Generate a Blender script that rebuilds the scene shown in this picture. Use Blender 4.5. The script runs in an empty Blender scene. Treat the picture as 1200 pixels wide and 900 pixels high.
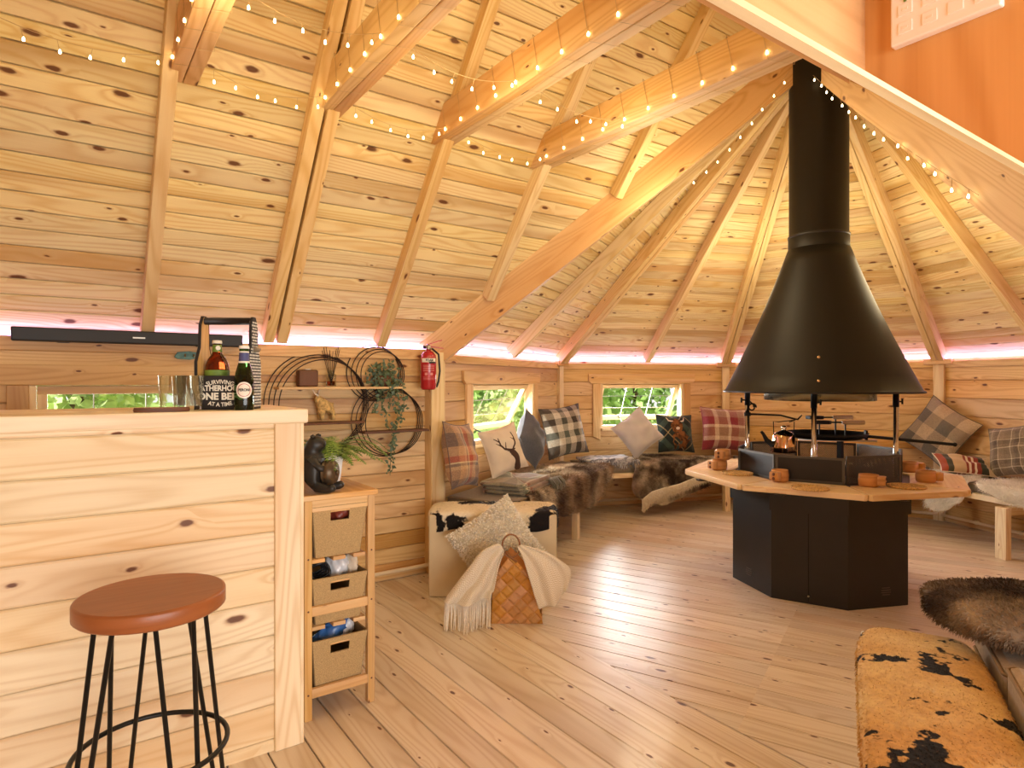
import bpy, math, random
from mathutils import Vector as V, Matrix
random.seed(11)
S = 1.3                       # eye height in metres; plan figures below are multiples of it
FPX, CX, HY = 739.0, 600.0, 448.0
YAW = math.radians(54.6)
FW = V((math.cos(YAW), math.sin(YAW), 0)); RT = V((math.sin(YAW), -math.cos(YAW), 0)); UP = V((0, 0, 1))
EYE = V((0, 0, S))
C = bpy.context.scene.collection
sc = bpy.context.scene
# ---------------------------------------------------------------- camera
cd = bpy.data.cameras.new('camera'); cam = bpy.data.objects.new('camera', cd); C.objects.link(cam)
cam.location = EYE; cam.rotation_euler = (math.pi / 2, 0, YAW - math.pi / 2)
cd.sensor_fit = 'HORIZONTAL'; cd.sensor_width = 36; cd.lens = FPX / 1200 * 36; cd.shift_y = -2 / 1200
cd.clip_start = 0.02; cd.clip_end = 300
sc.camera = cam
# ---------------------------------------------------------------- light and exposure
sc.view_settings.view_transform = 'Standard'; sc.view_settings.look = 'None'
sc.view_settings.exposure = 0.13; sc.view_settings.gamma = 1.0; sc.view_settings.use_curve_mapping = False
w = bpy.data.worlds.new('sky'); sc.world = w; w.use_nodes = True
bg = w.node_tree.nodes['Background']; bg.inputs[0].default_value = (1.0, .96, .9, 1); bg.inputs[1].default_value = 1.0

def lamp(name, kind, loc, energy, col=(1, 1, 1), size=.1, target=None, sy=None):
    d = bpy.data.lights.new(name, kind); d.energy = energy; d.color = col
    if kind == 'AREA':
        d.size = size
        if sy: d.shape = 'RECTANGLE'; d.size_y = sy
    elif kind == 'POINT': d.shadow_soft_size = size
    elif kind == 'SUN': d.angle = size
    o = bpy.data.objects.new(name, d); C.objects.link(o); o.location = loc
    if target is not None: o.rotation_euler = (V(target) - V(loc)).to_track_quat('-Z', 'Y').to_euler()
    return o

lamp('sun', 'SUN', (-10, 5, 9), 6.0, (1, .95, .85), .03, (0, 4, 0))
# daylight from the glazed entrance at the camera's end, and through the windows of the round room
lamp('entrance_daylight', 'AREA', (.8, -2.6, .95), 125, (1, .98, .96), 3.4, (1.6, 3., 1.1), 1.5)
lamp('window_daylight', 'AREA', (3.05, 5.15, 1.15), 70, (.96, .98, 1), .8, (3.9, 2.2, .2), .55)
lamp('window_daylight', 'AREA', (5.3, 5.25, 1.15), 80, (.96, .98, 1), .9, (4.2, 2.2, .2), .55)
lamp('window_daylight', 'AREA', (.25, 4.35, 1.05), 14, (1, .99, .95), .7, (.6, 2.4, .9), .5)
# warm light of the fairy light strings, under ridge and apex
for q, en in (((.45, 2.2, 2.45), 9), ((1.35, 2.2, 2.45), 9), ((2.1, 2.2, 2.4), 9), ((3.1, 2.6, 2.4), 14), ((4.6, 3.0, 2.1), 17), ((4.7, 1.9, 2.1), 16)):
    lamp('fairy_glow', 'POINT', q, en, (1, .80, .48), .25)

def ray(px, py): return FW + RT * ((px - CX) / FPX) + UP * ((HY - py) / FPX)
def at(px, py, z): return EYE + ray(px, py) * z          # z: depth in metres
def on_z(px, py, h):
    r = ray(px, py); return EYE + r * ((h - S) / r.z)
def on_pl(px, py, p0, n):
    r = ray(px, py); return EYE + r * ((V(p0) - EYE).dot(n) / r.dot(n))
def rnd(a=0., b=1.): return random.uniform(a, b)

# ---------------------------------------------------------------- mesh builder
class MB:
    def __init__(s): s.v = []; s.f = []; s.uv = []; s.r = []; s.m = []; s.sm = []
    def face(s, idx, uv=None, r=0., m=0, sm=False):
        s.f.append(tuple(idx)); s.uv.append(uv or [(0, 0)] * len(idx)); s.r.append(r); s.m.append(m); s.sm.append(sm)
    def poly(s, pts, uv=None, r=0., m=0, sm=False):
        b = len(s.v); s.v += [V(p) for p in pts]; s.face(range(b, b + len(pts)), uv, r, m, sm)
    def box(s, c, dx, dy, dz, ax=None, m=0, grain=None):
        """full sizes dx, dy, dz along axes ax"""
        ax = ax or (V((1, 0, 0)), V((0, 1, 0)), V((0, 0, 1)))
        c = V(c); d = (dx, dy, dz); b = len(s.v)
        for i in (-1, 1):
            for j in (-1, 1):
                for k in (-1, 1): s.v.append(c + ax[0] * (i * dx / 2) + ax[1] * (j * dy / 2) + ax[2] * (k * dz / 2))
        g = grain if grain is not None else max(range(3), key=lambda i: d[i])
        ou, ov, rr = rnd(0, 40), rnd(0, 40), rnd()
        loc = [(i, j, k) for i in (-1, 1) for j in (-1, 1) for k in (-1, 1)]
        for q, nax in (((0, 1, 3, 2), 0), ((4, 6, 7, 5), 0), ((0, 4, 5, 1), 1), ((2, 3, 7, 6), 1), ((0, 2, 6, 4), 2), ((1, 5, 7, 3), 2)):
            others = [i for i in range(3) if i != nax]
            if g in others: ua = g; va = [i for i in others if i != g][0]
            else: ua, va = others
            s.face([b + i for i in q], [(loc[i][ua] * d[ua] / 2 + ou, loc[i][va] * d[va] / 2 + ov + nax * .37) for i in q], rr, m)
    def bar(s, p0, p1, wd, dp, up=UP, m=0):
        """box from p0 to p1; wd across, dp along up"""
        p0, p1 = V(p0), V(p1); d = p1 - p0; L = d.length; d = d / L
        sd = d.cross(V(up)).normalized(); u2 = sd.cross(d)
        s.box((p0 + p1) / 2, L, wd, dp, (d, sd, u2), m)
    def grid(s, fn, nu, nv, m=0, sm=True, cu=False, uvf=None):
        b = len(s.v); NU = nu if cu else nu + 1
        for i in range(NU):
            for j in range(nv + 1): s.v.append(V(fn(i / nu, j / nv)))
        for i in range(nu):
            for j in range(nv):
                i2 = (i + 1) % NU
                q = [b + i * (nv + 1) + j, b + i2 * (nv + 1) + j, b + i2 * (nv + 1) + j + 1, b + i * (nv + 1) + j + 1]
                st = [(i / nu, j / nv), ((i + 1) / nu, j / nv), ((i + 1) / nu, (j + 1) / nv), (i / nu, (j + 1) / nv)]
                s.face(q, [uvf(*t) for t in st] if uvf else st, 0, m, sm)
    def lathe(s, c, prof, n=24, m=0, ax=None, sx=1., sy=1., sm=True, ph=0.):
        ax = ax or (V((1, 0, 0)), V((0, 1, 0)), V((0, 0, 1))); c = V(c); b = len(s.v); k = len(prof)
        for i in range(n):
            a = 2 * math.pi * i / n + ph
            for r, z in prof: s.v.append(c + ax[0] * (math.cos(a) * r * sx) + ax[1] * (math.sin(a) * r * sy) + ax[2] * z)
        for i in range(n):
            i2 = (i + 1) % n
            for j in range(k - 1):
                s.face([b + i * k + j, b + i2 * k + j, b + i2 * k + j + 1, b + i * k + j + 1], [(i / n * .6, prof[j][1]), ((i + 1) / n * .6, prof[j][1]), ((i + 1) / n * .6, prof[j + 1][1]), (i / n * .6, prof[j + 1][1])], 0, m, sm)
    def tube(s, pts, r, n=8, m=0, cap=True, closed=False):
        pts = [V(p) for p in pts]; N_ = len(pts); b = len(s.v)
        rs = r if isinstance(r, (list, tuple)) else [r] * N_
        nrm = None
        for i, p in enumerate(pts):
            if closed: t = pts[(i + 1) % N_] - pts[i - 1]
            else: t = pts[min(i + 1, N_ - 1)] - pts[max(i - 1, 0)]
            t.normalize()
            if nrm is None: nrm = t.orthogonal().normalized()
            nrm = (nrm - t * nrm.dot(t));
            if nrm.length < 1e-6: nrm = t.orthogonal()
            nrm.normalize(); bi = t.cross(nrm)
            for k in range(n):
                a = 2 * math.pi * k / n; s.v.append(p + nrm * (math.cos(a) * rs[i]) + bi * (math.sin(a) * rs[i]))
        for i in range(N_ if closed else N_ - 1):
            i2 = (i + 1) % N_
            for k in range(n):
                k2 = (k + 1) % n
                s.face([b + i * n + k, b + i2 * n + k, b + i2 * n + k2, b + i * n + k2][::-1], None, 0, m, True)
        if cap and not closed:
            s.face([b + k for k in range(n)], None, 0, m); s.face([b + (N_ - 1) * n + k for k in range(n)][::-1], None, 0, m)
    def prism(s, poly, h, m=0, ax=None, o=(0, 0, 0), grain=0):
        """poly: 2D points counter-clockwise in ax[0], ax[1]; extruded h along ax[2]"""
        ax = ax or (V((1, 0, 0)), V((0, 1, 0)), V((0, 0, 1))); o = V(o); b = len(s.v); n = len(poly)
        P = lambda p, z: o + ax[0] * p[0] + ax[1] * p[1] + ax[2] * z
        s.v += [P(p, 0) for p in poly] + [P(p, h) for p in poly]
        ou, ov, rr = rnd(0, 40), rnd(0, 40), rnd()
        uvp = [(p[grain] + ou, p[1 - grain] + ov) for p in poly]
        s.face([b + i for i in range(n)][::-1], uvp[::-1], rr, m); s.face([b + n + i for i in range(n)], uvp, rr, m)
        d = 0
        for i in range(n):
            j = (i + 1) % n; L = (V(poly[j]) - V(poly[i])).length
            s.face([b + i, b + j, b + n + j, b + n + i], [(d + ou, ov), (d + L + ou, ov), (d + L + ou, ov + h), (d + ou, ov + h)], rr, m); d += L
    def build(s, name, mats, parent=None, bevel=0, solid=0, sub=0, smooth=None, off=0.):
        me = bpy.data.meshes.new(name); me.from_pydata([tuple(v) for v in s.v], [], s.f)
        l1 = me.uv_layers.new(name='UVMap'); l2 = me.uv_layers.new(name='rnd'); i = 0
        for f, uv, r in zip(s.f, s.uv, s.r):
            for k in range(len(f)): l1.data[i].uv = uv[k]; l2.data[i].uv = (r, 0); i += 1
        for mt in (mats if isinstance(mats, (list, tuple)) else [mats]): me.materials.append(mt)
        for p, mi, sm in zip(me.polygons, s.m, s.sm): p.material_index = mi; p.use_smooth = sm if smooth is None else smooth
        me.update()
        o = bpy.data.objects.new(name, me); C.objects.link(o)
        if parent is not None: attach(o, parent)
        if solid: md = o.modifiers.new('thickness', 'SOLIDIFY'); md.thickness = solid; md.offset = off
        if bevel: md = o.modifiers.new('edges', 'BEVEL'); md.width = bevel; md.segments = 2; md.limit_method = 'ANGLE'; md.angle_limit = math.radians(40)
        if sub: md = o.modifiers.new('round', 'SUBSURF'); md.levels = sub; md.render_levels = sub
        return o

WLOC = {}
def attach(o, parent):
    """world-space mesh under its thing"""
    o.parent = parent; o.location = -WLOC.get(parent.name, V((0, 0, 0))); WLOC[o.name] = V((0, 0, 0))
def tag(o, label=None, cat=None, group=None, kind=None):
    for k, x in (('label', label), ('category', cat), ('group', group), ('kind', kind)):
        if x: o[k] = x
    return o
def thing(name, label, cat, loc=(0, 0, 0), group=None, kind=None):
    o = bpy.data.objects.new(name, None); C.objects.link(o); o.location = loc; o.empty_display_size = .1
    WLOC[o.name] = V(loc); return tag(o, label, cat, group, kind)
def struct(o): o['kind'] = 'structure'; return o
def copy_thing(root, label=None, loc=None, rz=None, group=None, mat=None):
    r = root.copy(); C.objects.link(r)
    if loc is not None: r.location = loc
    if rz is not None: r.rotation_euler = (0, 0, rz)
    if label: r['label'] = label
    if group: r['group'] = group
    for ch in list(root.children):
        c = ch.copy(); C.objects.link(c); c.parent = r
        for g in list(ch.children):
            d = g.copy(); C.objects.link(d); d.parent = c
    return r

# ---------------------------------------------------------------- materials
def lin(h):
    o = []
    for i in (0, 2, 4):
        c = int(h[i:i + 2], 16) / 255; o.append(c / 12.92 if c <= .04045 else ((c + .055) / 1.055) ** 2.4)
    return (*o, 1)
class NT:
    def __init__(s, name):
        s.mat = bpy.data.materials.new(name); s.mat.use_nodes = True; s.t = s.mat.node_tree; s.t.nodes.clear()
        s.out = s.t.nodes.new('ShaderNodeOutputMaterial')
    def n(s, ty, ins=None, **at_):
        nd = s.t.nodes.new('ShaderNode' + ty)
        for k, x in at_.items(): setattr(nd, k, x)
        for k, x in (ins or {}).items():
            if isinstance(x, bpy.types.NodeSocket): s.t.links.new(x, nd.inputs[k])
            else: nd.inputs[k].default_value = x
        return nd
    def m(s, op, a, b=0., c=0., clamp=False):
        return s.n('Math', {0: a, 1: b, 2: c}, operation=op, use_clamp=clamp).outputs[0]
    def mix(s, f, a, b, bt='MIX'):
        return s.n('Mix', {0: f, 6: a, 7: b}, data_type='RGBA', blend_type=bt).outputs[2]
    def ss(s, x, a, b):
        return s.n('MapRange', {0: x, 1: a, 2: b, 3: 0., 4: 1.}, interpolation_type='SMOOTHSTEP').outputs[0]
    def xyz(s, x, y=0., z=0.): return s.n('CombineXYZ', {0: x, 1: y, 2: z}).outputs[0]
    def noise(s, vec, sc=1., det=2., rough=.5, dim='3D'):
        return s.n('TexNoise', {'Vector': vec, 'Scale': sc, 'Detail': det, 'Roughness': rough}, noise_dimensions=dim).outputs[0]
    def bsdf(s, **kw):
        names = {'col': 'Base Color', 'rough': 'Roughness', 'metal': 'Metallic', 'spec': 'Specular IOR Level', 'normal': 'Normal', 'trans': 'Transmission Weight', 'ior': 'IOR', 'sheen': 'Sheen Weight', 'emc': 'Emission Color', 'ems': 'Emission Strength', 'sss': 'Subsurface Weight', 'coat': 'Coat Weight', 'alpha': 'Alpha'}
        p = s.n('BsdfPrincipled', {names[k]: v for k, v in kw.items()})
        s.t.links.new(p.outputs[0], s.out.inputs[0]); return p
    def bump(s, h, st=.2, d=.01): return s.n('Bump', {'Height': h, 'Strength': st, 'Distance': d}).outputs[0]

def plain(name, h, rough=.6, metal=0., spec=.5, var=.0, vs=30, bump=0., bs=200., **kw):
    t = NT(name); col = lin(h)
    co = t.n('TexCoord').outputs['Object']
    if var:
        nz = t.noise(co, vs, 3); col = t.mix(t.ss(nz, .3, .7), tuple(c * (1 - var) for c in col[:3]) + (1,), tuple(min(1, c * (1 + var)) for c in col[:3]) + (1,))
    if bump: kw['normal'] = t.bump(t.noise(co, bs, 2), bump, .003)
    t.bsdf(col=col, rough=rough, metal=metal, spec=spec, **kw); return t.mat

def pine(name, light, dark, heart, knot='5A2E16', rough=.45, kn=.4, spec=.4, heartw=.45, tint=.14, knotsize=1., ring=.5, coat=0.):
    t = NT(name)
    uv = t.n('SeparateXYZ', {0: t.n('UVMap', uv_map='UVMap').outputs[0]}); u, v = uv.outputs[0], uv.outputs[1]
    r = t.n('SeparateXYZ', {0: t.n('UVMap', uv_map='rnd').outputs[0]}).outputs[0]
    wob = t.noise(t.xyz(t.m('MULTIPLY', u, 3.), t.m('MULTIPLY', v, 9.)), 1., 2)
    wv = t.m('ADD', v, t.m('MULTIPLY', t.m('SUBTRACT', wob, .5), .02))
    kv = t.xyz(t.m('ADD', t.m('MULTIPLY', u, 3.4), t.m('MULTIPLY', wob, .25)), t.m('ADD', t.m('MULTIPLY', wv, 8.5), t.m('MULTIPLY', r, 31.)))
    vo = t.n('TexVoronoi', {'Vector': kv, 'Scale': 1.}, voronoi_dimensions='2D')
    d = vo.outputs['Distance']; cr = t.n('SeparateXYZ', {0: vo.outputs['Color']})
    has = t.m('GREATER_THAN', cr.outputs[0], 1 - kn)
    ksz = t.m('MULTIPLY_ADD', t.m('POWER', cr.outputs[1], 2.), .85, .35)
    irr = t.noise(t.xyz(t.m('MULTIPLY', u, 26.), t.m('MULTIPLY', v, 60.)), 1., 2.)
    dd = t.m('DIVIDE', t.m('ADD', d, t.m('MULTIPLY', t.m('SUBTRACT', irr, .5), .07)), t.m('MULTIPLY', ksz, knotsize))
    km = t.m('MULTIPLY', has, t.m('SUBTRACT', 1., t.ss(dd, .055, .10)))
    halo = t.m('MULTIPLY', has, t.m('POWER', 2.718, t.m('MULTIPLY', dd, -8.)))
    h = t.noise(t.xyz(t.m('MULTIPLY', u, .55), t.m('MULTIPLY', v, 6.5), t.m('MULTIPLY', r, 17.)), 1., 1.)
    rg = t.m('MULTIPLY_ADD', t.m('SINE', t.m('ADD', t.m('MULTIPLY', h, 95.), t.m('MULTIPLY', halo, 16.))), .5, .5)
    rg = t.m('POWER', rg, 2.2)
    fib = t.noise(t.xyz(t.m('MULTIPLY', u, 5.), t.m('MULTIPLY', v, 210.)), 1., 2)
    f = t.m('ADD', t.m('MULTIPLY', rg, ring), t.m('MULTIPLY', t.m('SUBTRACT', fib, .4), .35), clamp=True)
    col = t.mix(f, lin(light), lin(dark))
    hw = t.ss(t.noise(t.xyz(t.m('MULTIPLY', u, .35), t.m('MULTIPLY', v, 4.5), t.m('MULTIPLY', r, 23.)), 1., 1.5), .48, .66)
    col = t.mix(t.m('MULTIPLY', hw, heartw), col, lin(heart))
    wn = t.n('TexWhiteNoise', {'W': t.m('MULTIPLY', r, 97.)}, noise_dimensions='1D')
    wc = t.n('SeparateXYZ', {0: wn.outputs['Color']})
    hs = t.n('HueSaturation', {'Hue': t.m('MULTIPLY_ADD', wc.outputs[1], .014, .493), 'Saturation': t.m('MULTIPLY_ADD', wc.outputs[2], .25, .87), 'Value': t.m('MULTIPLY_ADD', wc.outputs[0], tint * 2, 1 - tint), 'Color': col})
    col = t.mix(t.m('MULTIPLY', t.ss(halo, .30, .62), .55), hs.outputs[0], lin('A5622F'))
    col = t.mix(t.m('MULTIPLY', km, .88), col, lin(knot))
    nm = t.bump(t.m('ADD', t.m('MULTIPLY', fib, .5), t.m('MULTIPLY', rg, .3)), .10, .002)
    t.bsdf(col=col, rough=t.m('MULTIPLY_ADD', fib, .12, rough - .06), spec=spec, normal=nm, coat=coat)
    return t.mat

def plaid(name, stops, su=4., sv=4., rough=.9, lines=None, rot=0.):
    """woven tartan: the same stripe sequence in warp and weft"""
    t = NT(name); uvn = t.n('UVMap', uv_map='UVMap').outputs[0]
    if rot: uvn = t.n('VectorRotate', {'Vector': uvn, 'Angle': rot}, rotation_type='Z_AXIS').outputs[0]
    uv = t.n('SeparateXYZ', {0: uvn}); cols = []
    for a, k in ((uv.outputs[0], su), (uv.outputs[1], sv)):
        rp = t.n('ValToRGB', {0: t.m('FRACT', t.m('MULTIPLY', a, k))}); cr = rp.color_ramp; cr.interpolation = 'CONSTANT'
        while len(cr.elements) < len(stops): cr.elements.new(.5)
        for e, (p, c) in zip(cr.elements, stops): e.position = p; e.color = lin(c)
        cols.append(rp.outputs[0])
    tw = t.m('GREATER_THAN', t.m('FRACT', t.m('MULTIPLY', t.m('ADD', uv.outputs[0], uv.outputs[1]), 160.)), .5)
    f = t.m('MULTIPLY_ADD', tw, .3, .35)
    col = t.mix(f, cols[0], cols[1])
    fz = t.noise(t.n('TexCoord').outputs['Object'], 260., 2)
    t.bsdf(col=t.mix(.35, col, t.mix(t.ss(fz, .3, .7), lin('3A352F'), lin('FFFFFF')), 'OVERLAY'), rough=rough, spec=.15, sheen=.25, normal=t.bump(fz, .4, .003)); return t.mat

def hide_mat(name, base, base2, spot, th=.56, sc_=5., soft=.03, var=60., stretch=(1, 1, 1), rough=.85):
    t = NT(name); co = t.n('TexCoord').outputs['Object']
    mp = t.n('Mapping', {'Vector': co, 'Scale': stretch}).outputs[0]
    big = t.noise(mp, sc_, 4.5, .62); fine = t.noise(mp, var, 3)
    b = t.mix(t.ss(t.noise(co, 3., 2), .35, .65), lin(base), lin(base2))
    b = t.mix(t.m('MULTIPLY', t.ss(fine, .35, .7), .25), b, lin('FFF4E0'), 'OVERLAY')
    col = t.mix(t.ss(big, th - soft, th + soft), b, lin(spot))
    t.bsdf(col=col, rough=rough, spec=.15, sheen=.08, normal=t.bump(fine, .5, .004)); return t.mat

M = {}
M['roof'] = pine('roof_pine', 'F1DFAE', 'D6B06E', 'BC8A48', kn=.68, rough=.5, tint=.12, heartw=.6, knotsize=1.15)
M['wall'] = pine('wall_pine', 'E4BF86', 'C6945A', 'B67E42', kn=.55, rough=.45, tint=.11, heartw=.6)
M['rafter'] = pine('rafter_pine', 'EDD4A2', 'D2AC6C', 'CA9A5C', kn=.45, rough=.5, tint=.06, knotsize=.8)
M['beam'] = pine('beam_pine', 'E4C088', 'C8985A', 'C08A4C', kn=.35, rough=.5, tint=.04)
M['bar'] = pine('bar_pine', 'EFD9B2', 'D8B483', 'D6AA76', kn=.30, rough=.5, tint=.05, knotsize=1.2)
M['trim'] = pine('trim_pine', 'F1DDB6', 'D6B17C', 'D9AE76', kn=.2, rough=.5, tint=.05)
M['floor'] = pine('floor_pine', 'E8DAC6', 'CBB292', 'B99A78', knot='4C2A18', kn=.7, rough=.34, spec=.5, tint=.10, knotsize=.85)
M['shelfwood'] = pine('oiled_shelf_wood', 'DDB47A', 'C29254', 'B98648', kn=.1, rough=.5, tint=.04)
M['porch'] = pine('porch_pine', 'D8A262', 'BE8240', 'C28844', kn=.12, rough=.4, tint=.04)
M['table'] = pine('table_pine', 'EFD4A8', 'D8AE78', 'CC9C5E', kn=.3, rough=.4, tint=.08)
M['seatwood'] = pine('stool_seat_wood', '9A5E32', '7C4622', '865028', kn=0., rough=.35, tint=.03, ring=.3)
M['cupwood'] = pine('cup_birch', 'D09A5E', 'AE7440', 'AA6E38', kn=.1, rough=.4, tint=.10)
M['darkwood'] = pine('dark_shelf_wood', '6B4630', '4A2F20', '573826', kn=.1, rough=.6, tint=.05)
M['black'] = plain('black_steel', '1B1A1A', .42, 0, .5, var=.15, vs=6)
M['hood'] = plain('black_hood_steel', '16130D', .5, 0, .4)
M['iron'] = plain('cast_iron', '1C1B1B', .6, .3, .5)
M['frame'] = plain('grey_steel_frame', '5E5B56', .5, .6)
M['wire'] = plain('dark_wire', '2A1E18', .5, .4)
M['stoolmetal'] = plain('stool_steel', '2C2B29', .4, .7)
M['chrome'] = plain('chrome', 'D8D4CE', .12, 1.)
M['steel'] = plain('brushed_steel', 'B9B4AA', .3, 1.)
M['brass'] = plain('copper_kettle', 'D9B48C', .1, 1.)
M['white'] = plain('white_plastic', 'F2EEE2', .4)
M['plasticblack'] = plain('black_plastic', '1A181A', .5)
M['red'] = plain('red_enamel', 'B01E28', .25, 0, .6, coat=.3)
M['labelwhite'] = plain('label_white', 'EDE6D4', .6)
M['ink'] = plain('ink', '241E1C', .7)
M['leather'] = plain('cream_leatherette', 'D6C29C', .5, var=.06, vs=4, bump=.15, bs=120)
M['taupe'] = plain('taupe_fabric', 'A08A6C', .9, var=.10, vs=60, bump=.4, bs=400, sheen=.2)
M['seatgrey'] = plain('grey_brown_fabric', '857A6A', .9, var=.10, vs=60, bump=.4, bs=400, sheen=.2)
M['greyfab'] = plain('dark_grey_wool', '55555A', .95, var=.15, vs=120, bump=.5, bs=500, sheen=.3)
M['lightgrey'] = plain('pale_grey_velvet', 'C9C4C0', .75, var=.05, vs=8, bump=.2, bs=300, sheen=.4)
M['cream'] = plain('cream_cotton', 'E3D3BC', .9, var=.05, vs=10, bump=.3, bs=400)
M['shag'] = plain('cream_shaggy_wool', 'F4EBDA', .95, var=.06, vs=60, sheen=.3)
M['burlap'] = plain('burlap', 'B89A6A', .95, var=.16, vs=260, bump=.8, bs=420)
M['burlapdark'] = plain('burlap_darker', '8C744E', .95, var=.16, vs=260, bump=.8, bs=420)  # darker burlap for the basket sides and bottom
M['sheep'] = plain('white_sheepskin', 'F3EDDF', .95, var=.06, vs=30, sheen=.4)
M['potwhite'] = plain('white_glaze', 'EFECE6', .25)
M['fern'] = plain('fern_green', '6F8A34', .6, var=.3, vs=30, sss=0.)
M['ivy'] = plain('ivy_leaf', '4E6040', .5, var=.35, vs=40)
M['leafout'] = plain('tree_leaf', 'A2C474', .6, var=.4, vs=2.5)
M['leafout2'] = plain('shrub_leaf', 'C0D68C', .6, var=.4, vs=2.5)
M['bark'] = plain('bark', '6A5440', .9, var=.3, vs=9)
M['lawn'] = plain('lawn_grass', '88A04E', .95, var=.25, vs=1.2)
M['bear'] = plain('bronze_bear', '2B2722', .45, .3, var=.2, vs=20)
M['bronze'] = plain('bronze_jar', '5A4A36', .4, .5, var=.2, vs=20)
M['bag'] = plain('clear_bag', 'DADDE2', .15, 0, .8)
M['bluebag'] = plain('blue_packet', '3E6FB0', .3, 0, .6, var=.2, vs=8)
M['redbag'] = plain('red_packet', '8E3A26', .4)
M['cable'] = plain('black_cable', '1B1B1E', .4)
M['birch'] = pine('birch_strip', 'CD9452', 'A86C30', 'B0702E', kn=0., rough=.5, tint=.22, ring=.25)
M['rattan'] = plain('rattan', '8A5A30', .5)
M['straw'] = plain('woven_straw', 'C9A063', .8, var=.35, vs=120, bump=.6, bs=300)
M['slate'] = plain('brown_table_steel', '5A4238', .5, .2)
M['teal'] = plain('teal_paint', '5E8C8C', .6, var=.2, vs=60)
M['led'] = None
def emit(name, col, st, sample=True):
    t = NT(name); e = t.n('Emission', {0: col, 1: st}); t.t.links.new(e.outputs[0], t.out.inputs[0])
    if not sample: t.mat.cycles.emission_sampling = 'NONE'
    return t.mat
M['led'] = emit('led_pink', (.86, .48, 1., 1), 8.5)
M['bulb'] = emit('fairy_bulb', (1., .72, .36, 1), 22., False)
def glass(name, col=(1, 1, 1, 1), rough=0., ior=1.45):
    t = NT(name); t.bsdf(col=col, rough=rough, trans=1., ior=ior); return t.mat
def thin_glass(name, ior=1.5):
    t = NT(name); tr = t.n('BsdfTransparent', {0: (.95, .97, .95, 1)}); gl = t.n('BsdfGlossy', {0: (1, 1, 1, 1), 1: .03})
    fr = t.n('LayerWeight', {0: .18}); mx = t.n('MixShader', {0: t.m('MULTIPLY', fr.outputs['Fresnel'], .6), 1: tr.outputs[0], 2: gl.outputs[0]}); t.t.links.new(mx.outputs[0], t.out.inputs[0]); return t.mat
M['glass'] = thin_glass('clear_glass')
M['greenglass'] = glass('green_glass', lin('3F7A38'), .02)
M['amberglass'] = glass('amber_glass', lin('8E3214'), .02)
def pane_mat():
    t = NT('window_glass'); tr = t.n('BsdfTransparent', {0: (.97, .98, .97, 1)}); gl = t.n('BsdfGlossy', {0: (1, 1, 1, 1), 1: .02})
    fr = t.n('Fresnel', {0: 1.06}); mx = t.n('MixShader', {0: fr.outputs[0], 1: tr.outputs[0], 2: gl.outputs[0]})
    t.t.links.new(mx.outputs[0], t.out.inputs[0]); return t.mat
M['pane'] = pane_mat()
def herring():
    t = NT('herringbone_wool'); uv = t.n('SeparateXYZ', {0: t.n('UVMap', uv_map='UVMap').outputs[0]}); u, v = uv.outputs[0], uv.outputs[1]
    z = t.m('PINGPONG', u, .012)
    s_ = t.ss(t.m('SINE', t.m('MULTIPLY', t.m('ADD', v, z), 640.)), -.3, .3)
    t.bsdf(col=t.mix(s_, lin('F0E8D8'), lin('C9B594')), rough=.95, spec=.1, sheen=.3); return t.mat
M['herring'] = herring()
M['cow'] = hide_mat('cream_black_cowhide', 'EADBC0', 'D8C4A0', '1E1A1A', .53, 4.2, .02)
M['tancow'] = hide_mat('tan_black_cowhide', 'C59C62', 'DDC08E', '120E0B', .572, 6.0, .012, stretch=(1, 1, .6))
M['brownfur'] = hide_mat('brown_grey_fur', '9A7E62', 'C9B79E', '4E3A2C', .50, 5., .16, var=90)
M['deerfur'] = hide_mat('reindeer_fur', '8C7460', 'D6C6AC', '42342A', .48, 3.6, .12, var=90)
M['darkfur'] = hide_mat('dark_brown_fur', '76604C', 'B4A288', '3A2C22', .48, 4.5, .16, var=90)
M['bluethrow'] = hide_mat('blue_grey_throw_weave', 'C8C9CC', 'A9ACB2', '74767E', .52, 9., .05, var=120, stretch=(1, 3, 1))
M['tartan'] = plaid('rust_tartan', [(0, '6E5A50'), (.16, 'B08A66'), (.36, 'C8A67C'), (.44, '7C6A5C'), (.50, 'E0CDA0'), (.53, 'B4573E'), (.66, 'C39A70'), (.86, '6E5A50')], 3.2, 3.2)
M['foldplaid'] = plaid('green_brown_tartan', [(0, '6F6A5A'), (.2, 'A59A80'), (.4, '7F8468'), (.55, 'D2C7A8'), (.62, '8A5A40'), (.8, '9C927A')], 4, 4)
M['check'] = plaid('charcoal_cream_check', [(0, '4E463E'), (.25, 'CFC6B4'), (.40, '5A6258'), (.55, 'D2CABA'), (.7, '3E3630'), (.85, 'BDB29E')], 2.3, 2.3)
M['redplaid'] = plaid('red_cream_plaid', [(0, '8E3A42'), (.2, 'D8C4AC'), (.3, '9A7A64'), (.5, 'E2D2BA'), (.56, '8E3A42'), (.74, 'A88874'), (.9, 'D8C6AE')], 1.9, 2.1)
M['patch'] = plaid('grey_beige_patchwork', [(0, '5C564E'), (.25, 'B09A7C'), (.5, '6E675C'), (.75, 'C2AE90')], 2.0, 2.0)
M['browncheck'] = plaid('brown_windowpane_check', [(0, '7C6C58'), (.3, 'CBBBA0'), (.35, '7C6C58'), (.5, '5C5044'), (.72, 'CBBBA0'), (.76, '8C7C66')], 6, 6)
M['cowtartan'] = plaid('dark_green_tartan', [(0, '2A3430'), (.3, '4A5A50'), (.5, '1E2426'), (.7, 'B8A070'), (.74, '2A3430')], 3.5, 3.5, rot=.785)
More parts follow.
